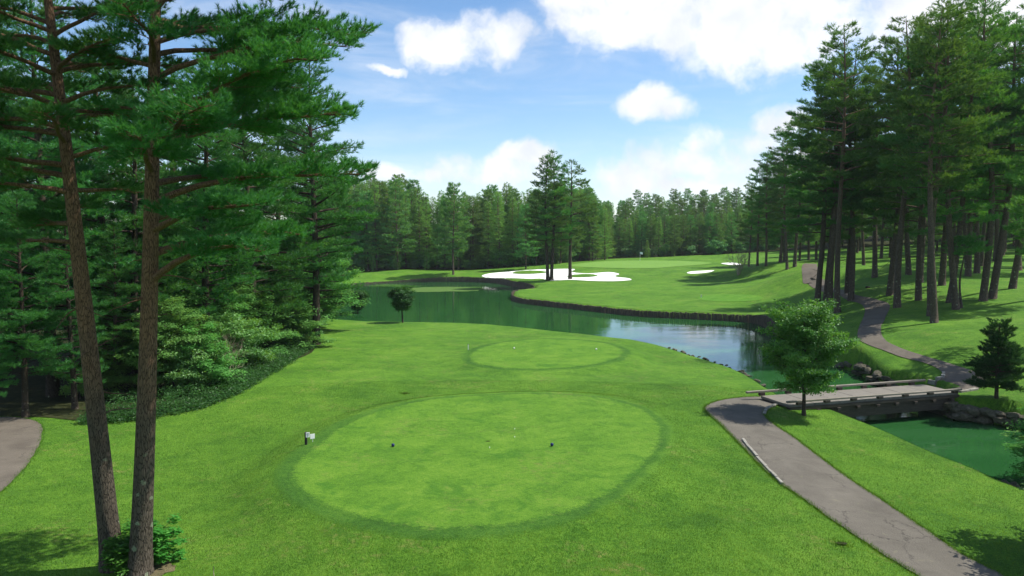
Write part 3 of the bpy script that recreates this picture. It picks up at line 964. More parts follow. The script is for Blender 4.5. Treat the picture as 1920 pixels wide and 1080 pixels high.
# ------------------------------------------------------------------ retaining walls of upright logs along the far banks
def log_wall(i0, i1, label, seed, top=0.06, inset=0.3, reach=1.4):
    r = np.random.RandomState(seed)
    P = resample(SHORE[np.arange(i0, i1) % len(SHORE)], 4000)
    s = np.concatenate([[0], np.cumsum(np.linalg.norm(np.diff(P, axis=0), axis=1))])
    X, Y = [], []
    t = 0.0
    mb = MB()
    gs = grow(SHORE, -inset)
    P = resample(gs[np.arange(i0, i1) % len(SHORE)], 4000)
    s = np.concatenate([[0], np.cumsum(np.linalg.norm(np.diff(P, axis=0), axis=1))])
    while t < s[-1]:
        rad = r.uniform(0.08, 0.15)
        x = np.interp(t + rad, s, P[:, 0]); y = np.interp(t + rad, s, P[:, 1])
        X.append((x, y, rad)); t += rad * 1.9
    A = np.array(X)
    tan = np.gradient(A[:, :2], axis=0); tan /= np.linalg.norm(tan, axis=1)[:, None] + 1e-9
    nr_ = np.column_stack([tan[:, 1], -tan[:, 0]])
    zt = np.maximum(height(A[:, 0] + nr_[:, 0] * reach, A[:, 1] + nr_[:, 1] * reach), height(A[:, 0] - nr_[:, 0] * reach, A[:, 1] - nr_[:, 1] * reach))
    zt = np.convolve(np.pad(zt, 8, 'edge'), np.ones(17) / 17, 'valid')
    o = empty('retaining_wall', (float(A[0, 0]), float(A[0, 1]), WATER))
    tag(o, label, 'retaining wall')
    base = np.array([A[0, 0], A[0, 1], WATER])
    for k in range(len(A)):
        top_z = zt[k] - 0.06 + r.uniform(-0.10, 0.05)
        p = np.array([[A[k, 0], A[k, 1], WATER - 0.4], [A[k, 0] + r.uniform(-.03, .03), A[k, 1] + r.uniform(-.03, .03), max(top_z, WATER + 0.15)]])
        mb.tube(p - base, [A[k, 2], A[k, 2] * 0.92], 7)
    w = link('log_row', mb.mesh('log_row', M_LOG), o)
    w['kind'] = 'stuff'
    return o


def shore_index(k):
    return k * 4


log_wall(shore_index(38), shore_index(48) + 2, 'dark upright log wall along the curved fairway bank', 1)
log_wall(shore_index(48) + 2, shore_index(51) + 1, 'short dark log wall in the notch behind the fairway tip', 2, inset=0.45)
log_wall(shore_index(51), shore_index(57), 'weathered log wall along the far bank below the large bunker', 3, inset=0.6, reach=2.0)

# ------------------------------------------------------------------ rocks along the banks
def rock_mesh(seed):
    r = np.random.RandomState(seed)
    import bmesh
    bm = bmesh.new()
    bmesh.ops.create_icosphere(bm, subdivisions=2, radius=1)
    off = r.rand(3) * 10
    for v in bm.verts:
        p = np.array(v.co)
        k = 1 + 0.22 * math.sin(p[0] * 3 + off[0]) * math.cos(p[1] * 2.5 + off[1]) + 0.12 * math.sin(p[2] * 5 + off[2]) + r.uniform(-.07, .07)
        v.co = Vector((p[0] * k * 1.2, p[1] * k * 0.9, max(p[2] * k * 0.62, -0.4)))
    me = bpy.data.meshes.new('rock')
    bm.to_mesh(me); bm.free()
    me.materials.append(M_ROCK)
    return me


ROCKS = [rock_mesh(s) for s in range(6)]


def rocks_on(line_px, n, smin, smax, z0, z1, label, group, seed, plane=True):
    r = random.Random(seed)
    P = resample(np.array([on_plane(u, v, WATER)[:2] for u, v in line_px]), 200)
    for k in range(n):
        p = P[int((k + r.random()) / n * 199)]
        o = link('bank_rock', ROCKS[r.randrange(6)])
        s = r.uniform(smin, smax)
        o.location = (p[0] + r.uniform(-.12, .12), p[1] + r.uniform(-.12, .12), WATER + r.uniform(z0, z1))
        o.scale = (s, s * r.uniform(.8, 1.2), s * r.uniform(.7, 1.1))
        o.rotation_euler = (r.uniform(-.3, .3), r.uniform(-.3, .3), r.uniform(0, 6.3))
        tag(o, label, 'rock', group)


rocks_on([(1768, 780), (1800, 789), (1850, 794), (1900, 803), (1960, 811)], 30, 0.22, 0.5, 0.0, 0.75, 'brown rock stacked in the bank below the dark conifer', 'rocks of the bank below the dark conifer', 1)
rocks_on([(1605, 700), (1630, 713), (1655, 725), (1690, 735)], 22, 0.22, 0.45, 0.0, 0.75, 'dark rock in the stream bank beyond the bridge', 'rocks of the stream bank beyond the bridge', 2)
rocks_on([(1440, 613), (1455, 628), (1480, 642), (1520, 662), (1560, 682), (1600, 698)], 26, 0.25, 0.5, 0.0, 0.6, 'dark rock along the shaded bank behind the young leafy tree', 'rocks of the shaded bank behind the young tree', 3)
rocks_on([(1700, 842), (1760, 866), (1840, 897), (1890, 921)], 16, 0.10, 0.2, 0.02, 0.2, 'small rock at the water edge of the right lawn', 'small rocks at the water edge of the right lawn', 4)
rocks_on([(1893, 921), (1915, 934), (1940, 945)], 5, 0.2, 0.34, 0.08, 0.3, 'pale rock at the water edge by the right picture border', 'pale rocks by the right picture border', 5)
rocks_on([(1250, 653), (1310, 673), (1360, 689), (1400, 706), (1432, 727)], 22, 0.09, 0.22, 0.02, 0.2, 'small dark rock along the near pond shore', 'small rocks along the near pond shore', 6)


# ================================================================== plants
def rot_z(v, a):
    c, s = math.cos(a), math.sin(a)
    return np.array([v[0] * c - v[1] * s, v[0] * s + v[1] * c, v[2]])


def dirv(az, el):
    return np.array([math.cos(az) * math.cos(el), math.sin(az) * math.cos(el), math.sin(el)])


def tufts(P, A, OUT, k, nl, nw, spread, up, rng, tint0=None):
    """needle tufts: k slim triangles round each shoot"""
    M = len(P)
    D = A[:, None, :] + spread * rng.randn(M, k, 3)
    D[..., 2] += up
    D /= np.linalg.norm(D, axis=2)[..., None] + 1e-9
    L = nl * (0.6 + 0.7 * rng.rand(M, k))
    base = P[:, None, :] + A[:, None, :] * (rng.rand(M, k, 1) * nl * 0.9)
    S = np.cross(D, rng.randn(M, k, 3)); S /= np.linalg.norm(S, axis=2)[..., None] + 1e-9
    S *= nw
    V = np.stack([base - S * 0.5, base + S * 0.5, base + D * L[..., None]], 2)
    t = (rng.rand(M, 1) * 0.55 if tint0 is None else tint0[:, None]) + rng.rand(M, k) * 0.35
    t = np.repeat(t[:, :, None], 3, 2)
    n = M * k
    return V.reshape(-1, 3), np.arange(3 * n).reshape(-1, 3), t.reshape(-1)


def leaves(P, OUT, k, size, spread, rng, flat=0.5, tint0=None, aspect=0.55):
    """small pointed leaves scattered round each shoot"""
    M = len(P)
    C = P[:, None, :] + rng.randn(M, k, 3) * spread * np.array([1, 1, 0.55])
    Nn = OUT[:, None, :] * 0.7 + rng.randn(M, k, 3) * (1 - flat)
    Nn[..., 2] += flat
    Nn /= np.linalg.norm(Nn, axis=2)[..., None] + 1e-9
    X = np.cross(Nn, rng.randn(M, k, 3)); X /= np.linalg.norm(X, axis=2)[..., None] + 1e-9
    Y = np.cross(Nn, X)
    s = size * (0.6 + 0.7 * rng.rand(M, k))[..., None]
    V = np.stack([C - X * s * 0.5, C + Y * s * aspect * 0.5, C + X * s * 0.6 - Nn * s * 0.12, C - Y * s * aspect * 0.5], 2)
    t = (rng.rand(M, 1) * 0.6 if tint0 is None else tint0[:, None]) + rng.rand(M, k) * 0.35
    t = np.repeat(t[:, :, None], 4, 2)
    n = M * k
    q = np.arange(4 * n).reshape(-1, 4)
    return V.reshape(-1, 3), np.concatenate([q[:, [0, 1, 2]], q[:, [0, 2, 3]]]), t.reshape(-1)


def branch(rng, p0, az, L, el0, el1, fstart, tw_sp, nd_sp, tw_len, droop=0.0, wander=0.10, nseg=8):
    """one limb with side twigs in a flat spray: its curve, its twigs and the shoots that carry foliage"""
    pts_ = [np.array(p0, float)]; a = az
    azs = []
    for j in range(nseg):
        f = j / (nseg - 1)
        el = el0 + (el1 - el0) * f + rng.randn() * 0.06
        a += rng.randn() * wander
        azs.append((a, el))
        pts_.append(pts_[-1] + dirv(a, el) * L / nseg)
    pts_ = np.array(pts_)
    sP, sA, tw = [], [], []
    f = fstart
    while f < 1.0:
        j = min(int(f * nseg), nseg - 1)
        q = pts_[j] + (pts_[j + 1] - pts_[j]) * (f * nseg - j)
        a, el = azs[j]
        for side in (-1, 1):
            if rng.rand() < 0.08:
                continue
            ta = a + side * rng.uniform(0.55, 1.15)
            tl = tw_len * L * (1.12 - 0.85 * f) * rng.uniform(0.55, 1.2) + nd_sp * 0.6
            te = rng.uniform(-0.05, 0.28) - droop
            n = max(1, int(tl / nd_sp))
            e = q.copy(); path = [q.copy()]
            for m_ in range(n):
                ta += rng.randn() * 0.14 - side * 0.06; te += rng.randn() * 0.08
                d = dirv(ta, te)
                e = e + d * tl / n
                path.append(e.copy())
                if m_ > 0 or n < 3:
                    sP.append(e + rng.randn(3) * nd_sp * 0.22)
                    ax = d + np.array([0, 0, 0.45 - droop * 1.2]); sA.append(ax / np.linalg.norm(ax))
                    for side2 in (-1, 1):
                        reach = 0.45 * tl * (1 - 0.6 * m_ / n) + nd_sp * 0.5
                        d2 = dirv(ta + side2 * rng.uniform(0.6, 1.1), te + rng.uniform(-0.1, 0.3) - droop * 0.6)
                        rr2 = nd_sp * rng.uniform(0.4, 0.9)
                        while rr2 < reach:
                            sP.append(e + d2 * rr2 + rng.randn(3) * nd_sp * 0.18); ax = d2 + np.array([0, 0, 0.45 - droop * 1.2]); sA.append(ax / np.linalg.norm(ax))
                            rr2 += nd_sp * rng.uniform(0.75, 1.2)
            tw.append(np.array(path))
        f += tw_sp / L * rng.uniform(0.7, 1.3)
    a, el = azs[-1]
    for m_ in range(3):
        sP.append(pts_[-1] + rng.randn(3) * nd_sp * 0.3); ax = dirv(a + rng.randn() * 0.4, el + 0.35); sA.append(ax)
    return pts_, np.array(sP), np.array(sA), tw


def trunk_curve(rng, H, lean=(0, 0), bend=0.15, n=16):
    t = np.linspace(0, 1, n)
    ph = rng.rand(2) * 6.3; fr = rng.uniform(3, 6, 2)
    x = lean[0] * H * t + bend * (np.sin(t * fr[0] + ph[0]) - math.sin(ph[0]))
    y = lean[1] * H * t + bend * (np.sin(t * fr[1] + ph[1]) - math.sin(ph[1]))
    return np.column_stack([x, y, H * t])


def trunk_radius(t, r0, flare=0.35):
    return r0 * (1 - t) ** 0.75 * (1 + flare * np.exp(-t * 45)) + 0.02


def curve_at(C, z):
    return np.array([np.interp(z, C[:, 2], C[:, 0]), np.interp(z, C[:, 2], C[:, 1]), z])


def build_conifer(seed, H, cb, R, nb, r0, kind='pine', k=14, nl=0.3, nw=0.035, nd=0.34, tw_sp=0.5, tw_len=0.30, lean=(0, 0), bend=0.15,
                  sides=9, mat=None, bark=None, spec=None, separate=False, profile=None, dead=5, twigs=False, flat=0.0):
    """returns (trunk mesh, crown mesh, [branch meshes])"""
    rng = np.random.RandomState(seed)
    C = trunk_curve(rng, H, lean, bend)
    tt = np.linspace(0, 1, 30)
    Cf = np.column_stack([np.interp(tt * H, C[:, 2], C[:, 0]), np.interp(tt * H, C[:, 2], C[:, 1]), tt * H])
    Cf[0, 2] = -0.5
    wood = MB().tube(Cf, trunk_radius(tt, r0), sides)
    br_meshes = []
    SP, SA, SO, ST = [], [], [], []
    specs = list(spec) if spec else []
    if not spec or nb:
        for i in range(nb):
            s = (i + rng.rand() * 0.9) / nb
            z = H * (cb + (1 - cb) * s * 0.985)
            az = i * 2.39996 + rng.randn() * 0.5
            if kind == 'larch':
                L = R * (1 - s) ** 0.85 * rng.uniform(0.75, 1.1) * min(1, 0.6 + s * 4) + 0.25
                specs.append((z, az, L, rng.uniform(-0.15, 0.1) + 0.5 * s, -0.12 + 0.4 * s))
            else:
                pr = profile(s) if profile else min(1.0, 0.55 + 1.6 * s) * (1 - s) ** 0.62
                L = R * pr * rng.uniform(0.6, 1.15) + 0.35
                specs.append((z, az, L, rng.uniform(-0.12, 0.30) + 0.65 * s * s, rng.uniform(-0.05, 0.18) + 0.35 * s))
    droop = 0.22 if kind == 'larch' else flat
    for (z, az, L, e0, e1) in specs:
        p0 = curve_at(C, min(z, H * 0.99))
        bp, sp_, sa_, tw = branch(rng, p0, az, L, e0, e1, 0.30 if L > 2 else 0.15, tw_sp, nd, tw_len, droop)
        rb = max(0.014, min(0.022 * L + 0.008, trunk_radius(z / H, r0) * 0.55))
        rr = rb * (1 - np.linspace(0, 1, len(bp)) * 0.85)
        if separate:
            mb = MB().tube(bp, rr, 7)
            if twigs:
                for w in tw:
                    mb.tube(w, np.linspace(0.012, 0.004, len(w)), 3, False)
            br_meshes.append(mb.mesh('branch', bark, True))
        else:
            wood.tube(bp, rr, 4, False)
            if twigs:
                for w in tw:
                    wood.tube(w[[0, -1]], [rb * 0.35, 0.006], 3, False)
        if len(sp_):
            out = sp_ - np.array([p0[0], p0[1], p0[2] - 0.2 * L]); out[:, 2] *= 1.0
            cen = bp[len(bp) // 2]
            o2 = sp_ - (cen - np.array([0, 0, 0.5 + 0.12 * L]))
            o2 /= np.linalg.norm(o2, axis=1)[:, None] + 1e-9
            o2 = o2 * 0.75 + np.array([0, 0, 0.55]); o2 /= np.linalg.norm(o2, axis=1)[:, None]
            SP.append(sp_); SA.append(sa_); SO.append(o2)
            ST.append(np.full(len(sp_), rng.rand() * 0.30) + rng.rand(len(sp_)) * 0.30)
    for i in range(dead):                                   # bare snags below the crown
        z = H * cb * rng.uniform(0.45, 1.0)
        az = rng.rand() * 6.3; L = rng.uniform(0.5, 2.0)
        p0 = curve_at(C, z)
        pp = [p0]; e = rng.uniform(-0.3, 0.2); a = az
        for j in range(5):
            a += rng.randn() * 0.25; e += rng.randn() * 0.2
            pp.append(pp[-1] + dirv(a, e) * L / 5)
        wood.tube(np.array(pp), np.linspace(0.03, 0.006, 6), 4, False)
    SP = np.concatenate(SP); SA = np.concatenate(SA); SO = np.concatenate(SO); ST = np.concatenate(ST)
    Vv, T, ti = tufts(SP, SA, SO, k, nl, nw, 0.55 if kind == 'pine' else 0.7, 0.12, rng, ST)
    crown = raw_mesh('crown', Vv, T, mat, False, ti)
    return wood.mesh('trunk', bark, True), crown, br_meshes


def place(name, proto, loc, rz, sc, label, cat, group=None, zs=1.0):
    root = empty(name, loc, rz, 1.0)
    root.scale = (sc, sc, sc * zs)
    link('trunk', proto[0], root)
    link('crown', proto[1], root)
    for b in proto[2]:
        link('branch', b, root)
    tag(root, label, cat, group)
    return root


# ------------------------------------------------------------------ the two big pines at the left
def near_pine(seed, base_uv, top_uv, label, H, specs, r0, mids):
    b = gp(*base_uv)
    top = at_depth(top_uv[0], top_uv[1], b[1] + 0.3)
    lx = (top[0] - b[0]) / (top[2] - b[2])
    tm, cm, bms = build_conifer(seed, H, 0.45, 4.0, 0, r0, 'pine', 30, 0.135, 0.0145, 0.145, 0.20, 0.29, lean=(lx, 0.015), bend=mids, sides=20, mat=M_NEEDLE, bark=M_BARK_NEAR,
                                spec=specs, separate=True, dead=7, twigs=True)
    place('pine_tree', (tm, cm, bms), tuple(b), 0, 1.0, label, 'pine tree', None)
    return b


D2 = math.radians
rs = random.Random(5)
specB = []
# limbs reaching right (az near 0), some towards and away from the viewer, fewer to the left
for z, az, L, e0, e1 in [(7.6, -10, 4.6, 0.55, -0.15), (8.3, 40, 4.8, 0.35, -0.05), (8.9, -35, 4.4, 0.25, 0.0), (9.6, 5, 5.6, 0.35, -0.1), (10.1, 75, 4.5, 0.2, 0.05), (10.4, -60, 4.2, 0.25, 0.0),
                         (11.0, 20, 5.4, 0.4, -0.05), (11.5, -20, 5.6, 0.5, -0.1), (11.9, 150, 3.0, 0.2, 0.1), (12.3, 55, 4.8, 0.3, 0.05), (9.2, 60, 4.6, 0.3, 0.0), (10.8, -45, 4.8, 0.3, 0.0), (12.0, 30, 5.4, 0.35, 0.0), (13.3, 45, 5.0, 0.3, 0.0), (14.6, 10, 5.4, 0.35, 0.0), (13.0, 170, 3.0, 0.3, 0.1), (15.4, 150, 3.2, 0.4, 0.1), (15.9, 210, 3.2, 0.4, 0.1), (14.0, 70, 4.4, 0.3, 0.0), (12.7, -5, 5.9, 0.45, -0.1), (13.1, -75, 4.0, 0.2, 0.1),
                         (13.6, 15, 6.0, 0.3, -0.08), (14.1, 100, 3.8, 0.25, 0.1), (14.4, -30, 5.2, 0.35, 0.0), (14.8, 195, 3.0, 0.3, 0.1), (15.2, 35, 4.8, 0.35, 0.05), (15.7, 0, 4.6, 0.4, 0.1),
                         (16.2, -60, 3.6, 0.4, 0.15), (16.6, 130, 3.2, 0.4, 0.15), (17.0, 30, 3.8, 0.5, 0.2), (17.6, -15, 3.0, 0.5, 0.2), (18.2, 240, 2.6, 0.5, 0.2), (18.6, 60, 2.4, 0.6, 0.3),
                         (19.2, 340, 2.0, 0.7, 0.3), (19.6, 180, 1.6, 0.7, 0.3), (20.2, 90, 1.2, 0.8, 0.5)]:
    specB.append((z, D2(az), L * (0.86 if z > 11.6 else 0.95), e0, e1))
near_pine(11, (262, 1076), (303, 0), 'tall straight pine with reddish bark, right one of the near pair', 20.8, specB, 0.25, 0.05)
specA = []
for z, az, L, e0, e1 in [(8.6, 190, 2.6, 0.1, -0.1), (9.4, 120, 3.0, 0.1, 0.0), (9.9, 235, 3.0, 0.15, 0.0), (10.3, 170, 3.4, 0.2, 0.0), (10.8, 20, 2.6, 0.3, 0.0), (11.2, 280, 3.0, 0.2, 0.0),
                         (11.6, 200, 3.6, 0.2, -0.05), (12.0, 80, 3.0, 0.2, 0.0), (12.2, -10, 2.8, 0.3, 0.0), (12.6, 150, 3.4, 0.25, 0.0), (13.0, 320, 2.8, 0.3, 0.1), (13.4, 215, 3.4, 0.3, 0.05),
                         (13.9, 10, 3.2, 0.45, 0.1), (14.4, 110, 2.8, 0.4, 0.1), (14.8, 260, 2.8, 0.4, 0.1), (15.3, 180, 2.8, 0.4, 0.15), (15.8, 45, 2.8, 0.5, 0.2), (16.4, 300, 2.4, 0.5, 0.2),
                         (17.0, 160, 2.2, 0.6, 0.3), (17.6, 60, 1.8, 0.6, 0.3), (18.2, 250, 1.5, 0.7, 0.4)]:
    specA.append((z, D2(az), L, e0, e1))
for z, az, L, e0, e1 in [(9.1, 160, 3.2, 0.0, -0.1), (10.6, 225, 3.4, 0.05, -0.05), (11.4, 175, 3.8, 0.1, -0.05), (12.4, 190, 3.8, 0.15, 0.0), (12.9, 245, 3.4, 0.2, 0.0), (13.7, 165, 3.6, 0.25, 0.0), (14.2, 200, 3.4, 0.3, 0.05), (10.0, 90, 2.8, 0.1, 0.0), (11.8, 60, 3.0, 0.15, 0.0), (13.2, 100, 3.0, 0.2, 0.05), (12.1, 250, 3.2, 0.1, 0.0), (14.0, 230, 3.2, 0.2, 0.0), (13.0, 30, 3.0, 0.3, 0.05), (14.6, 60, 3.0, 0.3, 0.1)]:
    specA.append((z, D2(az), L, e0, e1))
near_pine(12, (212, 1066), (95, 0), 'leaning dark-barked pine, left one of the near pair', 18.8, specA, 0.25, 0.05)

# ------------------------------------------------------------------ prototypes of the other trees
LP_ = [build_conifer(21, 23, 0.19, 5.4, 84, 0.30, 'pine', 14, 0.27, 0.036, 0.25, 0.36, 0.31, mat=M_NEEDLE, bark=M_BARK_DARK, dead=4),
       build_conifer(22, 21, 0.13, 5.0, 80, 0.28, 'pine', 14, 0.27, 0.036, 0.25, 0.36, 0.31, mat=M_NEEDLE, bark=M_BARK_DARK, dead=4)]
def airy(sv):
    return min(1.0, 0.62 + 1.3 * sv) * (1 - sv) ** 0.45


RP_ = [build_conifer(31, 25, 0.36, 4.7, 40, 0.27, 'pine', 14, 0.32, 0.046, 0.29, 0.36, 0.34, mat=M_NEEDLE_R, bark=M_BARK, dead=12, bend=0.35, profile=airy),
       build_conifer(32, 25, 0.28, 5.0, 46, 0.29, 'pine', 14, 0.32, 0.046, 0.29, 0.36, 0.34, mat=M_NEEDLE_R, bark=M_BARK, dead=11, bend=0.25, profile=airy),
       build_conifer(33, 25, 0.42, 4.5, 36, 0.25, 'pine', 14, 0.32, 0.046, 0.29, 0.36, 0.34, mat=M_NEEDLE_R, bark=M_BARK, dead=13, bend=0.4, profile=airy),
       build_conifer(34, 25, 0.26, 4.7, 48, 0.26, 'pine', 14, 0.32, 0.046, 0.29, 0.36, 0.34, mat=M_NEEDLE_R, bark=M_BARK, dead=11, bend=0.3, profile=airy)]
CP_ = [build_conifer(41, 23, 0.26, 4.8, 46, 0.32, 'pine', 11, 0.40, 0.08, 0.36, 0.46, 0.30, mat=M_NEEDLE_R, bark=M_BARK_DARK, dead=4, bend=0.25),
       build_conifer(42, 23, 0.34, 5.6, 32, 0.34, 'pine', 11, 0.40, 0.08, 0.36, 0.46, 0.30, mat=M_NEEDLE_R, bark=M_BARK_DARK, dead=4, bend=0.5)]
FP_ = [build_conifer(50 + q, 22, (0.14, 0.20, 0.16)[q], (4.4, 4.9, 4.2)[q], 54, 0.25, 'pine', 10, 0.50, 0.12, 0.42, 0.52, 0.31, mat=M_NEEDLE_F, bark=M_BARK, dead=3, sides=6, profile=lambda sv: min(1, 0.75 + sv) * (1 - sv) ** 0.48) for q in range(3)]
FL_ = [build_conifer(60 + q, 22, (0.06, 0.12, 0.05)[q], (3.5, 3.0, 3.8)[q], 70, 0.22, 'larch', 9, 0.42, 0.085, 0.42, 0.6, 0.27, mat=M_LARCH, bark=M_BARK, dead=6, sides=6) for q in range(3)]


def nth(k):
    return '%d%s' % (k, 'th' if 10 <= k % 100 <= 20 else {1: 'st', 2: 'nd', 3: 'rd'}.get(k % 10, 'th'))


def put(name, proto, uv, rz, height_m, H0, label, cat, group, lean=0.0, dz=0.0):
    p = gp(*uv)
    o = place(name, proto, (p[0], p[1], p[2] + dz), rz, height_m / H0, label, cat, group)
    if lean:
        o.rotation_euler = (0, lean, rz)
    return o


def top_height(uv_base, v_top):
    """height of a tree that stands at uv_base and whose tip shows at picture row v_top"""
    p = gp(*uv_base)
    t = at_depth(uv_base[0], v_top, p[1])
    return max(4.0, t[2] - p[2])


# left wood
def at_xy(x, y):
    return (x, y, float(height(x, y)))


def dist_place(u, y):
    d = ray(u, 500)
    return at_xy(d[0] * y / d[1], y)


LW = [(590, 61.5, 23.5, 0, 0.4, 'thick-trunked pine at the right end of the left wood, leaning over the lawn'),
      (470, 56, 22.5, 1, 1.3, 'dense dark pine behind the layered pale green shrub'),
      (385, 48, 20.5, 0, 2.9, 'dense pine right behind the straight near pine'),
      (250, 44, 18.5, 1, 4.0, 'dense pine showing between the two near trunks'),
      (90, 41, 23.0, 0, 5.2, 'dark pine behind the leaning near trunk'),
      (-60, 38, 21.5, 1, 0.7, 'dark pine at the left picture border above the path'),
      (575, 73, 23, 1, 2.2, 'pine of the left wood whose crown hangs out over the pond'),
      (590, 88, 21, 0, 3.6, 'rearmost pine of the left wood at the pond corner'),
      (330, 60, 20, 1, 5.0, 'pine deep in the left wood, second row'),
      (165, 53, 21, 0, 1.0, 'pine deep in the left wood behind the near pair'),
      (15, 50, 23, 1, 2.0, 'pine deep in the left wood near the picture border'),
      (450, 84, 21.5, 0, 4.4, 'far pine deep in the left wood, third row'),
      (240, 76, 20, 1, 3.0, 'far pine of the left wood seen between near trunks'),
      (60, 68, 20, 0, 0.2, 'far pine at the back left of the wood'),
      (130, 37.8, 10.5, 1, 0.3, 'low dark pine in the gap left of the leaning near trunk'),
      (35, 36.0, 11, 0, 1.4, 'low dark pine over the end of the left path'),
      (210, 41, 9.5, 0, 2.6, 'low dark pine with boughs between the near trunks'),
      (-45, 34.5, 9, 1, 3.9, 'low dark pine at the left border beside the path'),
      (200, 47, 21.5, 1, 0.1, 'tall dark pine closing the gap behind the near pair'),
      (325, 52, 21, 0, 3.2, 'tall dark pine just right of the straight near trunk, second row'),
      (-20, 44, 23, 0, 4.6, 'tall dark pine at the upper left border'),
      (520, 66, 22.5, 0, 1.9, 'dark pine between the thick-trunked pine and the dense ones'),
      (430, 68, 22, 1, 0.9, 'dark pine filling the middle of the left wood')]
for u, y, hm, q, rz, lab in LW:
    p = dist_place(u, y)
    place('pine_tree', LP_[q], p, rz, hm / (23, 21)[q], lab, 'pine tree', 'pines of the left wood')

# right wood: (u, v of the foot, row of the tip, prototype, turn, lean)
RW = [(1404, 500, 340, 3, 4.3, 0, 'pine standing out from the right wood beside the bare tree'), (1420, 499, 312, 1, 5.3, 0, 'pine just right of the bare tree, front edge of the right wood'), (1436, 499, 285, 3, 0.3, 0, 'thin pine at the left front of the right wood, below the sky gap'), (1463, 492, 240, 1, 1.1, 0, 'pine beside the path top, left edge of the right wood'),
      (1476, 505, 262, 3, 2.0, 0.03, 'short-stemmed pine on the slope left of the path'), (1490, 500, 220, 0, 2.6, 0, 'pine on the shadowed slope just left of the upper path'),
      (1532, 573, 118, 1, 0.5, -0.02, 'slender pine, leftmost of the clump in front of the upper path'), (1547, 570, 150, 2, 1.6, 0.02, 'pine in the clump, second stem from its left'),
      (1556, 572, 100, 0, 2.5, 0.02, 'pine in the clump, close behind the stout pale stem'), (1570, 586, 48, 2, 3.1, 0.03, 'stout tall pine with pale stem beside the winding path'),
      (1588, 549, 150, 3, 4.0, 0.02, 'dark pine just behind the stout pale-stemmed pine'), (1595, 563, 95, 0, 5.1, 0, 'pine at the right end of the clump by the path'),
      (1668, 553, 70, 1, 0.9, 0.01, 'thick dark pine right of the path bend'), (1682, 577, 30, 0, 2.2, 0.01, 'tall pine right of the path with a straight dark stem'),
      (1722, 563, 60, 3, 3.5, 0.03, 'pine left behind the big forked pine'), (1752, 605, 0, 2, 4.4, -0.03, 'biggest right hand pine with a bowed stem, nearest the water'),
      (1746, 592, 5, 0, 1.5, -0.01, 'stem twinned with the biggest right hand pine'), (1766, 535, 60, 1, 5.5, 0, 'pine behind the small flat-topped pine'),
      (1780, 567, 25, 2, 0.1, 0.10, 'leaning pine below the flat-topped young pine, left stem'), (1793, 580, 15, 3, 2.7, 0.08, 'leaning pine below the flat-topped young pine, right stem'),
      (1843, 564, -10, 0, 3.9, 0.10, 'leaning pine of the pair near the right border, left stem'), (1860, 560, 10, 1, 0.6, 0.10, 'leaning pine of the pair near the right border, right stem'),
      (1898, 541, -20, 2, 1.9, -0.08, 'pine leaning left at the right border'), (1910, 507, 30, 3, 3.0, 0.05, 'pine up the slope at the right border'),
      (1704, 515, 90, 0, 0.8, 0.03, 'pine up the slope in the middle of the right wood'), (1832, 512, 40, 2, 4.8, 0.04, 'pine up the slope right of the flat-topped pine'),
      (1640, 520, 130, 1, 2.4, 0, 'pine up the slope behind the path bend'), (1815, 518, 60, 3, 0.4, 0.02, 'pine up the slope behind the flat-topped pine'), (1725, 530, 100, 3, 5.9, 0, 'dark pine in the second row behind the forked pine'),
      (1960, 560, 0, 0, 2.1, 0, 'pine half cut by the right picture border'), (1985, 640, 40, 1, 3.3, 0, 'pine beyond the right border whose boughs reach in')]
for u, v, vt, q, rz, ln, lab in RW:
    hm = min(top_height((u, v), vt), 34)
    put('pine_tree', RP_[q], (u, v), rz, hm, 25.0, lab, 'pine tree', 'pines of the right wood', ln)
# deeper rows of the right wood
rr_ = random.Random(77)
taken = []
cnt = 0
tries = 0
while cnt < 105 and tries < 6000:
    tries += 1
    y = rr_.uniform(88, 235) if cnt < 62 else rr_.uniform(140, 235); x = rr_.uniform(0.38, 0.80) * y + (rr_.uniform(-6, 10))
    u = 960 + x / y * FPX
    if u < 1455 + max(0, (115 - y)) * 1.6 or u > 2080 or any((x - a) ** 2 + (y - b) ** 2 < 20 for a, b in taken):
        continue
    if 1490 < u < 1560 and y < 140:
        continue
    taken.append((x, y)); cnt += 1
    q = rr_.randrange(4)
    place('pine_tree', RP_[q] if y < 130 else FP_[q % 3], at_xy(x, y), rr_.uniform(0, 6.3), rr_.uniform(0.84, 1.05), 'pine standing in the deep rear rows of the right wood', 'pine tree', 'pines deep in the right wood')

# the pair of pines by the large bunker
hA = top_height((1030, 525), 287); hB = top_height((1068, 523), 302)
put('pine_tree', CP_[0], (1027, 526), 0.6, hA * 0.97, 23, 'tall dark pine left of the pair in front of the bunker', 'pine tree', 'pines by the large bunker')
put('pine_tree', CP_[0], (1034, 525.5), 3.4, hA, 23, 'second dark stem close against the left pine by the bunker', 'pine tree', 'pines by the large bunker')
put('pine_tree', CP_[1], (1069, 523.5), 2.2, hB, 23, 'dark pine with open uneven crown, right of the pair by the bunker', 'pine tree', 'pines by the large bunker')
put('pine_tree', FP_[1], (850, 515), 1.0, top_height((850, 515), 345), 22, 'pine standing alone on the mown bank before the far tree line', 'pine tree', None)
put('pine_tree', FP_[2], (986, 504), 4.0, top_height((986, 504), 385), 22, 'pine with bare pale stem at the edge of the far tree line', 'pine tree', None)

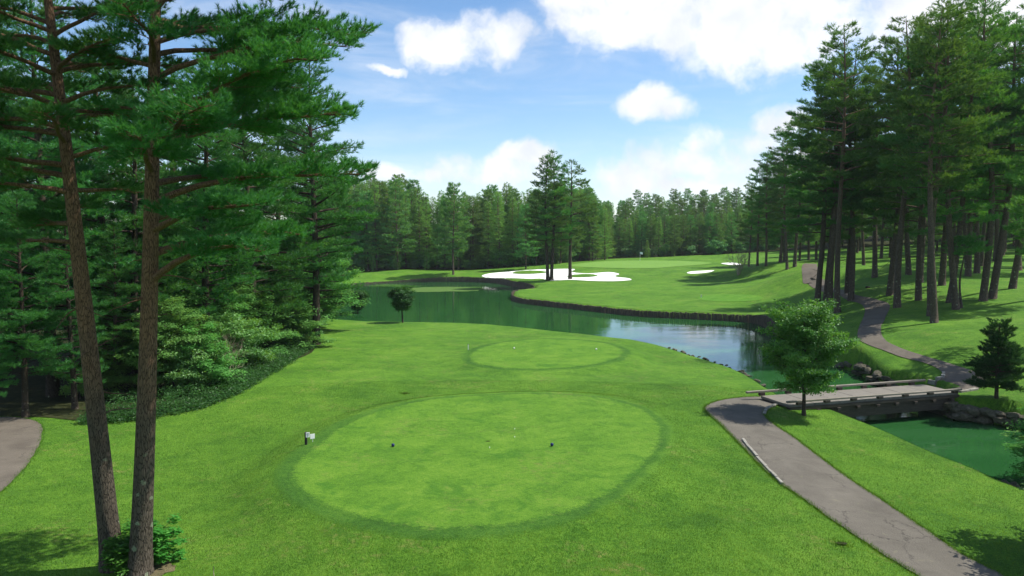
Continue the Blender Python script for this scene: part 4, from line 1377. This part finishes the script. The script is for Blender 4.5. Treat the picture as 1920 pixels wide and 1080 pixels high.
# far tree line: rows of larches and pines
LINE = [(640, 340), (690, 335), (715, 338), (760, 334), (775, 337), (800, 368), (845, 352), (880, 372), (910, 360), (950, 346), (975, 366), (1010, 352), (1060, 345), (1100, 352), (1130, 372), (1160, 374), (1185, 362),
        (1215, 366), (1250, 360), (1280, 360), (1320, 357), (1360, 350), (1400, 346), (1450, 340), (1520, 330), (1600, 330)]
LU = np.array([a for a, b in LINE], float); LV = np.array([b for a, b in LINE], float)
rf = random.Random(9)
cnt = 0
for row, (y0, du, dv) in enumerate([(186, 16, 8), (195, 17, 4), (206, 19, 0), (220, 22, 0), (238, 26, 0)]):
    u = 590 + row * 7
    while u < 1150:
        uu = u + rf.uniform(-7, 7)
        y = y0 + rf.uniform(-4, 4) + max(0, (uu - 1040)) * 0.22
        p = dist_place(uu, y)
        vt = np.interp(uu, LU, LV) + rf.uniform(-8, 20) + dv
        hm = max(10, at_depth(uu, vt, y)[2] - p[2])
        larch = rf.random() < (0.75 if uu < 1000 else 0.5)
        q = rf.randrange(3)
        lab = ('feathery larch in the rear rows of the far tree line' if larch else 'dark pine in the rear rows of the far tree line')
        if row == 0:
            cnt += 1
            lab = '%s, %s from the left in the front row of the far tree line' % ('feathery larch' if larch else 'dark pine', nth(cnt))
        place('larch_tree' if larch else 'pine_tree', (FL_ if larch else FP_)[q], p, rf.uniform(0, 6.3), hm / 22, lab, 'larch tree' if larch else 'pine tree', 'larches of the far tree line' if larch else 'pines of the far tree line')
        u += du
cnt2 = 0
for row, (y0, du, dv) in enumerate([(226, 15, 55), (240, 17, 35), (258, 20, 22), (280, 21, 10), (310, 22, 2), (345, 24, -2)]):
    u = 1118 + row * 5
    while u < 1475 + row * 12:
        uu = u + rf.uniform(-6, 6)
        y = y0 + rf.uniform(-5, 5)
        p = dist_place(uu, y)
        vt = np.interp(uu, LU, LV) + rf.uniform(-5, 16) + dv
        hm = float(np.clip(at_depth(uu, vt, y)[2] - p[2], 12, 30))
        larch = rf.random() < (0.5 if row < 2 else 0.2)
        q = rf.randrange(3)
        lab = ('feathery larch in the rear of the wood behind the green' if larch else 'pine in the rear of the wood behind the green')
        if row == 0:
            cnt2 += 1
            lab = '%s, %s from the left in the front row behind the green' % ('feathery larch' if larch else 'dark pine', nth(cnt2))
        place('larch_tree' if larch else 'pine_tree', (FL_ if larch else FP_)[q], p, rf.uniform(0, 6.3), hm / 22, lab, 'larch tree' if larch else 'pine tree', 'larches behind the green' if larch else 'pines behind the green')
        u += du
# small young conifers along the foot of the far wood
for uu, y, hm, lab in [(1213, 216, 5.0, 'young bright fir just right of the flag'), (1262, 220, 4.6, 'young fir second to the right of the flag'), (700, 180, 4.0, 'young bushy conifer at the left end of the far tree line'), (745, 182, 5.5, 'young bushy conifer left of the lone pine'),
                       (800, 181, 5.0, 'young bushy conifer just left of the lone pine, by the stems'), (1135, 208, 5, 'young conifer left of the putting green')]:
    place('young_fir', FL_[2], dist_place(uu, y), uu, hm / 22 * 1.05, lab, 'young fir', 'young firs below the far wood')


# ------------------------------------------------------------------ broadleaf plants
def build_broadleaf(seed, H, trunk_h, R, nb, r0, k, size, spread, mat, bark, el=(0.5, 1.1), layered=False, shape=None, stems=1, tw_sp=0.3, nd=0.22, aspect=0.55, flat=0.45):
    rng = np.random.RandomState(seed)
    wood = MB()
    SP, SO, ST = [], [], []
    for st in range(stems):
        off = rng.randn(2) * (0.25 if stems > 1 else 0)
        C = trunk_curve(rng, H * 0.93, (rng.randn() * 0.03 + (off[0] * 0.25), rng.randn() * 0.03 + off[1] * 0.25), 0.04 * H / 4)
        C[:, 0] += off[0]; C[:, 1] += off[1]
        tt = np.linspace(0, 1, 16)
        Cf = np.column_stack([np.interp(tt * H * .93, C[:, 2], C[:, 0]), np.interp(tt * H * .93, C[:, 2], C[:, 1]), tt * H * .93])
        Cf[0, 2] = -0.3
        wood.tube(Cf, r0 * (1 - tt) ** 0.8 * (1 + 0.35 * np.exp(-tt * 30)) + 0.006, 9)
        cz = (trunk_h + H) / 2
        for i in range(nb // stems):
            s = (i + rng.rand()) / (nb // stems)
            z = trunk_h + (H * 0.92 - trunk_h) * s
            az = i * 2.39996 + rng.randn() * 0.4
            pr = shape(s) if shape else math.sin(PI * (0.16 + 0.80 * s)) ** 0.8
            e0 = el[0] + (el[1] - el[0]) * s + rng.randn() * 0.1
            L = (R * pr * rng.uniform(0.75, 1.12) + 0.1) / max(0.45, math.cos(min(e0, 1.1)) if not layered else 1)
            p0 = curve_at(C, z * 0.93 if not layered else z)
            bp, sp_, sa_, tw = branch(rng, p0, az, L, e0, e0 * 0.5 if not layered else rng.uniform(-0.12, 0.1), 0.2, tw_sp, nd, 0.30, 0.0, 0.14)
            rb = max(0.006, min(0.016 * L + 0.004, r0 * 0.5))
            wood.tube(bp, rb * (1 - np.linspace(0, 1, len(bp)) * 0.85), 4, False)
            for w in tw:
                wood.tube(w[[0, -1]], [rb * 0.4, 0.003], 3, False)
            if len(sp_):
                if layered:
                    o2 = np.tile(np.array([0, 0, 1.0]), (len(sp_), 1)) + (sp_ - p0) * np.array([0.15, 0.15, 0])
                else:
                    o2 = sp_ - np.array([0, 0, cz * 0.85])
                o2 /= np.linalg.norm(o2, axis=1)[:, None] + 1e-9
                SP.append(sp_); SO.append(o2); ST.append(np.full(len(sp_), rng.rand() * 0.3) + rng.rand(len(sp_)) * 0.3)
    SP = np.concatenate(SP); SO = np.concatenate(SO); ST = np.concatenate(ST)
    Vv, T, ti = leaves(SP, SO, k, size, spread, rng, flat if not layered else 0.8, ST, aspect)
    return wood.mesh('trunk', bark, True), raw_mesh('crown', Vv, T, mat, False, ti), []


YT = build_broadleaf(71, 4.9, 1.0, 1.42, 52, 0.085, 9, 0.105, 0.11, M_LEAF, M_BARK_DARK, (0.35, 1.15), shape=lambda s: math.sin(PI * (0.20 + 0.72 * s ** 0.8)) ** 0.7, tw_sp=0.2, nd=0.17)
pt = gp(1507, 779)
hy = top_height((1507, 779), 580)
place('young_tree', YT, tuple(pt), 0.4, hy / 4.9, 'round-crowned young leafy tree at the left end of the bridge', 'tree')

# layered shrubs along the edge of the left wood
DW = [build_broadleaf(81, 4.6, 0.4, 2.5, 40, 0.07, 9, 0.15, 0.13, M_LEAF_W, M_BARK_DARK, (-0.05, 0.5), True, shape=lambda s: (1 - s) ** 0.6 * 0.9 + 0.15, stems=2, tw_sp=0.26, nd=0.24),
      build_broadleaf(82, 3.2, 0.2, 2.0, 36, 0.05, 9, 0.14, 0.14, M_LEAF_W, M_BARK_DARK, (0.1, 0.9), False, stems=3, tw_sp=0.26, nd=0.22),
      build_broadleaf(83, 7.5, 0.8, 3.2, 60, 0.10, 10, 0.18, 0.18, M_LEAF_W, M_BARK_DARK, (0.05, 0.7), True, shape=lambda s: math.sin(PI * (0.25 + 0.7 * s)), stems=2, tw_sp=0.36, nd=0.32)]
SHR = [(530, 655, 0, 1.35, 'pale layered shrub at the edge of the left wood beside the thick trunk'), (485, 668, 0, 1.15, 'pale layered shrub left of the largest one at the wood edge'),
       (560, 648, 1, 0.8, 'low leafy bush at the foot of the thick-trunked pine'), (455, 700, 1, 1.0, 'leafy bush in front of the wood, right of the twiggy dead shrub'), (375, 735, 0, 0.9, 'low layered shrub with spreading sprays right of the straight trunk'),
       (340, 745, 1, 0.9, 'leafy bush close behind the straight near trunk'), (300, 740, 2, 0.75, 'tall leafy shrub showing just right of the near trunk'), (222, 745, 0, 0.75, 'leafy shrub with flat sprays between the two near trunks'),
       (160, 752, 1, 0.6, 'shaded bush left of the gap between the near trunks'),
       (410, 690, 2, 0.85, 'tall leafy shrub behind the twiggy dead shrub'), (440, 672, 2, 0.95, 'tall leafy shrub in the wood edge under the dense pine'), (590, 610, 2, 0.75, 'leafy shrub on the pond corner behind the thick trunk'),
       (510, 640, 2, 1.1, 'tallest leafy shrub rising behind the pale layered ones')]
for u, v, q, s, lab in SHR:
    p = gp(u, v)
    place('leafy_shrub', DW[q], (p[0] - 0.4, p[1] + 0.9, float(height(p[0] - 0.4, p[1] + 0.9))), (u * 1.7) % 6.3, s, lab, 'shrub', 'shrubs along the left wood')
# understorey deeper in the wood
ru = random.Random(31)
for k in range(20):
    u = ru.uniform(240, 600); y = ru.uniform(47, 74) + max(0, (u - 250)) * 0.06
    p = dist_place(u, y)
    place('leafy_tree', DW[2], p, ru.uniform(0, 6.3), ru.uniform(0.9, 1.5), 'shaded leafy tree deep inside the left wood', 'tree', 'leafy trees inside the left wood')

FB = build_broadleaf(84, 3.4, 0.2, 1.9, 26, 0.05, 5, 0.34, 0.25, M_NEEDLE_F, M_BARK_DARK, (0.1, 0.9), False, stems=2, tw_sp=0.45, nd=0.4)
rb_ = random.Random(41)
for k in range(70):
    u = 600 + k * 12.2 + rb_.uniform(-5, 5)
    y = 184 + rb_.uniform(-1, 7) if u < 1060 else np.interp(u, [1060, 1130, 1300, 1460], [190, 218, 222, 215]) + rb_.uniform(0, 8)
    place('leafy_bush', FB, dist_place(u, float(y)), rb_.uniform(0, 6.3), rb_.uniform(0.5, 1.15), 'low bush in the undergrowth at the foot of the far wood', 'bush', 'undergrowth bushes of the far wood')
place('leafy_tree', DW[2], at_xy(17.0, 19.2), 1.0, 0.85, 'leafy tree just outside the right border, known by its shadow on the path', 'tree')
# two small round trees by the pond
BT = build_broadleaf(91, 2.6, 0.95, 0.62, 48, 0.055, 9, 0.10, 0.08, M_BALL, M_BARK_DARK, (0.25, 0.9), shape=lambda s: math.sin(PI * (0.10 + 0.84 * s)) ** 0.9, tw_sp=0.16, nd=0.15)
for u, v, vt, lab in ((671, 601, 552, 'small round tree by the pond, under the pine boughs'), (755, 605, 548, 'small round tree standing alone at the near pond edge')):
    put('round_tree', BT, (u, v), u, top_height((u, v), vt), 2.6, lab, 'tree', 'small round trees at the pond edge')

# dark conifer by the right end of the bridge
YW = build_conifer(95, 3.6, 0.12, 0.95, 66, 0.07, 'pine', 16, 0.13, 0.024, 0.11, 0.14, 0.34, mat=M_YEW, bark=M_BARK_DARK, dead=0, bend=0.02, profile=lambda s: min(1, 0.7 + 1.2 * s) * (1 - s) ** 0.8)
put('young_conifer', YW, (1868, 747), 0, top_height((1868, 747), 640), 3.6, 'small dark conifer on the bank at the right end of the bridge', 'conifer', None)
# flat-topped young pine in the right wood
FT_ = build_conifer(96, 6.0, 0.80, 2.0, 16, 0.10, 'pine', 16, 0.24, 0.03, 0.24, 0.3, 0.32, mat=M_NEEDLE_R, bark=M_BARK, dead=0, bend=0.15, profile=lambda s: 1.0 - 0.4 * s)
put('young_pine', FT_, (1803, 577), 1.0, top_height((1803, 577), 455), 6.0, 'bright flat-topped young pine among the dark stems on the right', 'pine tree', None)
# leafy sapling reaching in from the right
SAP = build_broadleaf(97, 4.2, 0.8, 1.9, 34, 0.05, 9, 0.13, 0.13, M_LEAF, M_BARK_DARK, (0.0, 0.8), True, shape=lambda s: 1 - 0.6 * s, stems=1, tw_sp=0.2, nd=0.18)
ps = on_plane(1972, 900, -0.9)
place('leafy_sapling', SAP, (ps[0], ps[1], WATER - 0.1), 0.5, 0.88, 'leafy sapling reaching over the pond from the right border', 'tree')


# leafless shrubs
def twig_tree(seed, H, n, r0):
    rng = np.random.RandomState(seed)
    mb = MB()

    def grow_(p, d, L, r, depth):
        pp = [p]
        for j in range(4):
            d = d + rng.randn(3) * 0.13; d[2] += 0.05; d /= np.linalg.norm(d)
            pp.append(pp[-1] + d * L / 4)
        mb.tube(np.array(pp), np.linspace(r, r * 0.6, 5), 4, False)
        if depth == 0:
            return
        for k in range(rng.randint(2, 5)):
            f = rng.randint(2, 5)
            d2 = d + rng.randn(3) * 0.55; d2[2] += 0.15; d2 /= np.linalg.norm(d2)
            grow_(pp[f], d2, L * rng.uniform(0.55, 0.8), r * 0.55, depth - 1)
    for s in range(n):
        grow_(np.array([rng.randn() * 0.05, rng.randn() * 0.05, -0.1]), np.array([rng.randn() * 0.25, rng.randn() * 0.25, 1.0]), H * 0.38, r0, 4)
    return mb


o = empty('bare_tree', tuple(gp(1384, 516)))
link('trunk', twig_tree(3, top_height((1384, 516), 452) * 0.95, 5, 0.10).mesh('trunk', M_TWIG, True), o)
tag(o, 'pale leafless small tree on the fairway right of the green', 'tree')
pb = gp(428, 715)
o = empty('dead_shrub', tuple(pb))
link('stems', twig_tree(8, 3.6, 3, 0.035).mesh('stems', M_TWIG, True), o)
tag(o, 'twiggy leafless shrub at the edge of the left wood', 'shrub')

# forest floor under the left wood
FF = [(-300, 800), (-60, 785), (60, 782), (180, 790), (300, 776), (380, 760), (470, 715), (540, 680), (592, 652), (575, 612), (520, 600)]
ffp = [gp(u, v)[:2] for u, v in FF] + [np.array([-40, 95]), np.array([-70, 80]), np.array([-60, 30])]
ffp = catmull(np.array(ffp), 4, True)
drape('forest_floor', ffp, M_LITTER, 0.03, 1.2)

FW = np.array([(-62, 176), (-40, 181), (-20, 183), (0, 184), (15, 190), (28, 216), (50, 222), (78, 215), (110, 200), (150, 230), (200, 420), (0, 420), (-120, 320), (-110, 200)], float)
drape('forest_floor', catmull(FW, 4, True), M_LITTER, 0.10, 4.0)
# ground cover along the wood edge
rng = np.random.RandomState(17)
edge_l = px_line([(150, 795), (230, 792), (310, 780), (380, 765), (450, 735), (500, 705), (535, 685), (570, 662), (590, 652)], 300)
N_ = 5200
idx = rng.randint(0, 300, N_)
off = np.abs(rng.randn(N_)) * 1.3 - 0.15
tang = np.gradient(edge_l, axis=0); tang /= np.linalg.norm(tang, axis=1)[:, None]
nrm = np.column_stack([-tang[:, 1], tang[:, 0]])
if (nrm[150] @ np.array([-1, 0.6])) < 0: nrm = -nrm
q = edge_l[idx] + nrm[idx] * off[:, None] + rng.randn(N_, 2) * 0.1
hz = height(q[:, 0], q[:, 1]) + 0.05 + rng.rand(N_) ** 1.3 * np.clip(0.25 + off * 0.35, 0.1, 0.8)
P3 = np.column_stack([q, hz])
Vv, T, ti = leaves(P3, np.tile([0.1, -0.2, 1.0], (N_, 1)), 8, 0.105, 0.12, rng, 0.6)
gc = link('ground_cover', raw_mesh('ground_cover', Vv, T, M_BALL, False, ti))
tag(gc, 'low leafy ground cover along the foot of the left wood', 'ground cover', kind='stuff')

# sprouting leaves round the feet of the near pines
b1 = gp(240, 1062)
for k, (dx, dy, s, lab) in enumerate(((-0.02, -0.35, 0.36, 'leafy sprouts at the foot of the leaning near pine'), (0.10, 0.35, 0.42, 'leafy sprouts between the two near pines'), (0.78, 0.15, 0.40, 'leafy sprouts right of the straight near pine'))):
    p = at_xy(b1[0] + dx, b1[1] + dy)
    pr = build_broadleaf(110 + k, 2.6, 0.1, 1.1, 26, 0.03, 5, 0.30, 0.14, M_LEAF, M_BARK_DARK, (0.1, 0.8), True, stems=2, tw_sp=0.3, nd=0.28, shape=lambda s: 1 - 0.5 * s)
    place('leafy_sprout', pr, p, k * 2.0, s, lab, 'plant', 'sprouts at the near pines')
pp = gp(262, 1076)
P = np.array([[pp[0] + 0.75 * math.cos(a) * (1 + 0.2 * math.sin(3 * a)), pp[1] + 0.15 + 0.6 * math.sin(a)] for a in np.arange(24) * PI / 12])
drape('bare_soil', rough_edge(P, 0.08, 80, 3), M_SOIL, 0.015, 0.2)

# ------------------------------------------------------------------ golf things
def box_obj(name, c, s, mat, parent, rz=0.0, bev=0.006):
    Mz = np.array([[math.cos(rz), -math.sin(rz), 0], [math.sin(rz), math.cos(rz), 0], [0, 0, 1]])
    return link(name, MB().box(c, s, Mz, bev).mesh(name, mat), parent)


p = gp(574, 834)
o = empty('tee_sign', tuple(p), 0.0)
tag(o, 'small dark post with a white plate left of the front tee', 'sign')
box_obj('post', (0, 0, 0.24), (0.09, 0.09, 0.56), M_BLACKP, o)
pl_ = box_obj('plate', (0.085, -0.05, 0.42), (0.15, 0.015, 0.20), M_WHITE, o, 0.5, 0.003)
for k in range(3):
    box_obj('text_line', (0.085 + 0.006, -0.0625, 0.48 - k * 0.05), (0.10 - 0.02 * k, 0.004, 0.014), M_INK, pl_, 0.5, 0)
p = gp(586, 829)
o = empty('white_sign', tuple(p), 0.0)
tag(o, 'tilted blank white plate standing right of the dark sign post', 'sign')
box_obj('plate', (0.0, 0, 0.24), (0.19, 0.016, 0.20), M_WHITE, o, 0.6, 0.003)
box_obj('stake', (0, 0.02, 0.06), (0.02, 0.02, 0.24), M_WHITE, o, 0.0, 0.002)


def lathe(prof, n=16):
    mb = MB()
    prof = np.array(prof, float)
    a = np.arange(n) * 2 * PI / n
    Vv = np.stack([prof[:, None, 0] * np.cos(a), prof[:, None, 0] * np.sin(a), np.repeat(prof[:, 1:2], n, 1)], -1).reshape(-1, 3)
    i = np.arange(len(prof) - 1)[:, None] * n; j = np.arange(n)[None, :]; j2_ = (j + 1) % n
    mb.add(Vv, np.stack([i + j, i + j2_, i + n + j2_, i + n + j], -1).reshape(-1, 4))
    return mb


ball = [(0.001, -0.065), (0.036, -0.058), (0.06, -0.03), (0.068, 0.0), (0.06, 0.035), (0.04, 0.058), (0.001, 0.068)]
for u, v, mt, lab in ((737, 839, M_BLUE, 'dark blue tee marker on the left of the front tee'), (1035, 838, M_BLUE, 'blue tee marker on the right of the front tee'),
                      (964, 655, M_WHITE, 'white tee marker on the left of the far tee'), (1118, 657, M_WHITE, 'white tee marker on the right of the far tee')):
    p = gp(u, v)
    o = empty('tee_marker', (p[0], p[1], p[2] + 0.04))
    tag(o, lab, 'tee marker', 'tee markers')
    me = lathe(ball).mesh('marker_ball', mt, True)
    c = link('marker_ball', me, o); c.location = (0, 0, 0.06)
    link('spike', lathe([(0.02, -0.1), (0.022, 0.02), (0.001, 0.022)], 8).mesh('spike', M_BLACKP, True), o)
p = gp(878, 656)
o = empty('marker_post', tuple(p))
tag(o, 'little white post left of the far tee', 'post')
box_obj('post', (0, 0, 0.2), (0.07, 0.07, 0.46), M_WHITE, o)
box_obj('cap', (0, 0, 0.445), (0.085, 0.085, 0.03), M_BLACKP, o)
for u, v, lab in ((965, 807, 'tiny white tee peg, upper of those on the front tee'), (965, 822, 'tiny white tee peg, middle one on the front tee'), (918, 842, 'tiny white tee peg nearest the viewer on the front tee')):
    p = gp(u, v)
    o = empty('tee_peg', tuple(p)); tag(o, lab, 'tee peg', 'tee pegs')
    link('peg', lathe([(0.004, -0.02), (0.006, 0.06), (0.022, 0.085), (0.001, 0.082)], 8).mesh('peg', M_WHITE, True), o)
for u, v, rx, ry, lab in ((915, 829, 0.10, 0.05, 'dark divot in the middle of the front tee'), (760, 738, 0.17, 0.10, 'dark drain hollow on the lawn above the front tee'), (1578, 1021, 0.16, 0.09, 'dark worn hole in the grass left of the near path')):
    p = gp(u, v)
    P = np.array([[p[0] + rx * math.cos(a) * (1 + 0.15 * math.sin(5 * a)), p[1] + ry * math.sin(a)] for a in np.arange(20) * PI / 10])
    tag(drape('turf_hole', P, M_LITTER, 0.045, 0.1, kind=None), lab, 'hole', 'bare holes in the turf')
# flag on the green
p = gp(1200, 489.5)
o = empty('golf_flag', tuple(p)); tag(o, 'pale blue flag on its pole at the back of the green', 'flag')
link('pole', lathe([(0.03, -0.1), (0.03, 2.3), (0.001, 2.32)], 8).mesh('pole', M_WHITE, True), o)
nx, nz = 9, 5
xs = np.linspace(0.03, 0.62, nx); zs = np.linspace(1.78, 2.28, nz)
Vf = np.array([[x, 0.07 * math.sin(x * 9 + z) * x * 1.6 + dy, z - 0.25 * x * x] for dy in (0, 0.012) for z in zs for x in xs])
Ff = []
for s in range(2):
    for a in range(nz - 1):
        for b in range(nx - 1):
            k0 = s * nx * nz + a * nx + b
            Ff.append([k0, k0 + 1, k0 + nx + 1, k0 + nx] if s else [k0, k0 + nx, k0 + nx + 1, k0 + 1])
link('cloth', MB().add(Vf, np.array(Ff)).mesh('cloth', M_FLAG, True), o)
# little yardage post on the fairway and a dry stick by the camera
p = gp(1315, 558)
o = empty('yardage_post', tuple(p)); tag(o, 'tiny white post on the fairway beside the small mown tee', 'post')
box_obj('post', (0, 0, 0.15), (0.12, 0.12, 0.5), M_WHITE, o)
p = gp(402, 1080)
o = empty('dry_stick', tuple(p)); tag(o, 'thin dry stick poking from the lawn at the bottom edge', 'stick')
link('stem', MB().tube(np.array([[0, 0, -0.1], [-0.02, 0, 0.12], [-0.015, 0.01, 0.26]]), [0.012, 0.01, 0.007], 6).mesh('stem', M_DRYSTICK, True), o)
p = gp(1627, 540)
o = empty('stump', tuple(p)); tag(o, 'dark little stump on the sunny slope in the right wood', 'stump')
link('wood', lathe([(0.26, -0.1), (0.24, 0.16), (0.2, 0.2), (0.001, 0.2)], 10).mesh('wood', M_BARK_DARK, True), o)

# ------------------------------------------------------------------ standing grass blades
M_BLADE = leaf_mat('grass_blades', (0.026, 0.084, 0.006), (0.074, 0.178, 0.011), (0.172, 0.272, 0.034), 0.3, 0.02)


def blades(name, q, hmin, hmax, wd, seed, label, tint=None):
    r = np.random.RandomState(seed)
    n = len(q)
    z = height(q[:, 0], q[:, 1])
    h = r.uniform(hmin, hmax, n)
    a = r.rand(n) * 2 * PI; ln = r.randn(n, 2) * 0.45 * h[:, None]
    sx = np.column_stack([np.cos(a), np.sin(a)]) * wd * 0.5
    b = np.column_stack([q, z - 0.01])
    V_ = np.stack([b - np.column_stack([sx, np.zeros(n)]), b + np.column_stack([sx, np.zeros(n)]), b + np.column_stack([ln, h + 0.01])], 1).reshape(-1, 3)
    t = r.rand(n) * 0.9 if tint is None else tint
    o_ = link(name, raw_mesh(name, V_, np.arange(3 * n).reshape(-1, 3), M_BLADE, False, np.repeat(t, 3)))
    return tag(o_, label, 'grass', kind='stuff')


rg = np.random.RandomState(5)
NB = 330000
rr1 = np.sqrt(rg.uniform(17.5 ** 2, 46 ** 2, NB * 2)) ; rr1 = 17.5 + (46 - 17.5) * rg.rand(NB * 2) ** 1.25
az1 = rg.uniform(-0.66, 0.66, NB * 2)
q = np.column_stack([rr1 * np.sin(az1), rr1 * np.cos(az1)])
keep = np.ones(len(q), bool)
for poly, mg in ((TEE1[::3], 0.5), (TEE2[::3], 0.4), (SHORE[::2], 0.02), (np.concatenate([NL, NR[::-1]])[::4], 0.02), (lp[::3], 0.02), (ffp[::2], 0.02)):
    keep[keep] = poly_sd(q[keep, 0], q[keep, 1], poly) > mg * (0.75 + 0.5 * rg.rand(int(keep.sum())))
q = q[keep][:NB]
pt_ = np.clip(0.42 + 0.28 * vnoise(q[:, 0], q[:, 1], 1.3, 6) + 0.22 * vnoise(q[:, 0], q[:, 1], 4.0, 7) + rg.randn(len(q)) * 0.22, 0, 1)
blades('rough_grass', q, 0.02, 0.065, 0.011, 1, 'mown rough grass on the near lawns', pt_)


def fringe(P, n, spread, seed):
    r = np.random.RandomState(seed)
    P = resample(P, 2000)
    return P[r.randint(0, 2000, n)] + r.randn(n, 2) * spread


fr = np.concatenate([fringe(NL, 9000, 0.05, 1), fringe(NR, 9000, 0.05, 2), 
                     fringe(lp, 5000, 0.06, 4), fringe(SHORE[shore_index(5):shore_index(23)] , 16000, 0.25, 5) ])
hole = [gp(1578, 1021)[:2], gp(760, 738)[:2]]
fr = np.concatenate([fr] + [c_ + np.random.RandomState(8).randn(260, 2) * 0.17 for c_ in hole])
fr = fr[(fr[:, 1] > 14)]
blades('edge_grass', fr, 0.04, 0.12, 0.014, 9, 'longer grass along the edges of paths, tee and pond')

# ------------------------------------------------------------------ summer air
hz_m = bpy.data.materials.new('haze')
hz_m.use_nodes = True
HT = NT(hz_m.node_tree)
pv = HT.n('ShaderNodeVolumePrincipled')
pv.inputs['Color'].default_value = (0.86, 0.93, 1.0, 1)
pv.inputs['Density'].default_value = 0.00013
pv.inputs['Anisotropy'].default_value = 0.2
ho = HT.n('ShaderNodeOutputMaterial')
HT.l(pv.outputs[0], ho.inputs['Volume'])
top_z = 75.0
hb = link('haze', MB().box((0, 0, (top_z - 4.0) / 2), (4200, 4200, top_z + 4.0)).mesh('haze', hz_m))
tag(hb, 'thin summer haze over the whole course', 'haze', kind='stuff')
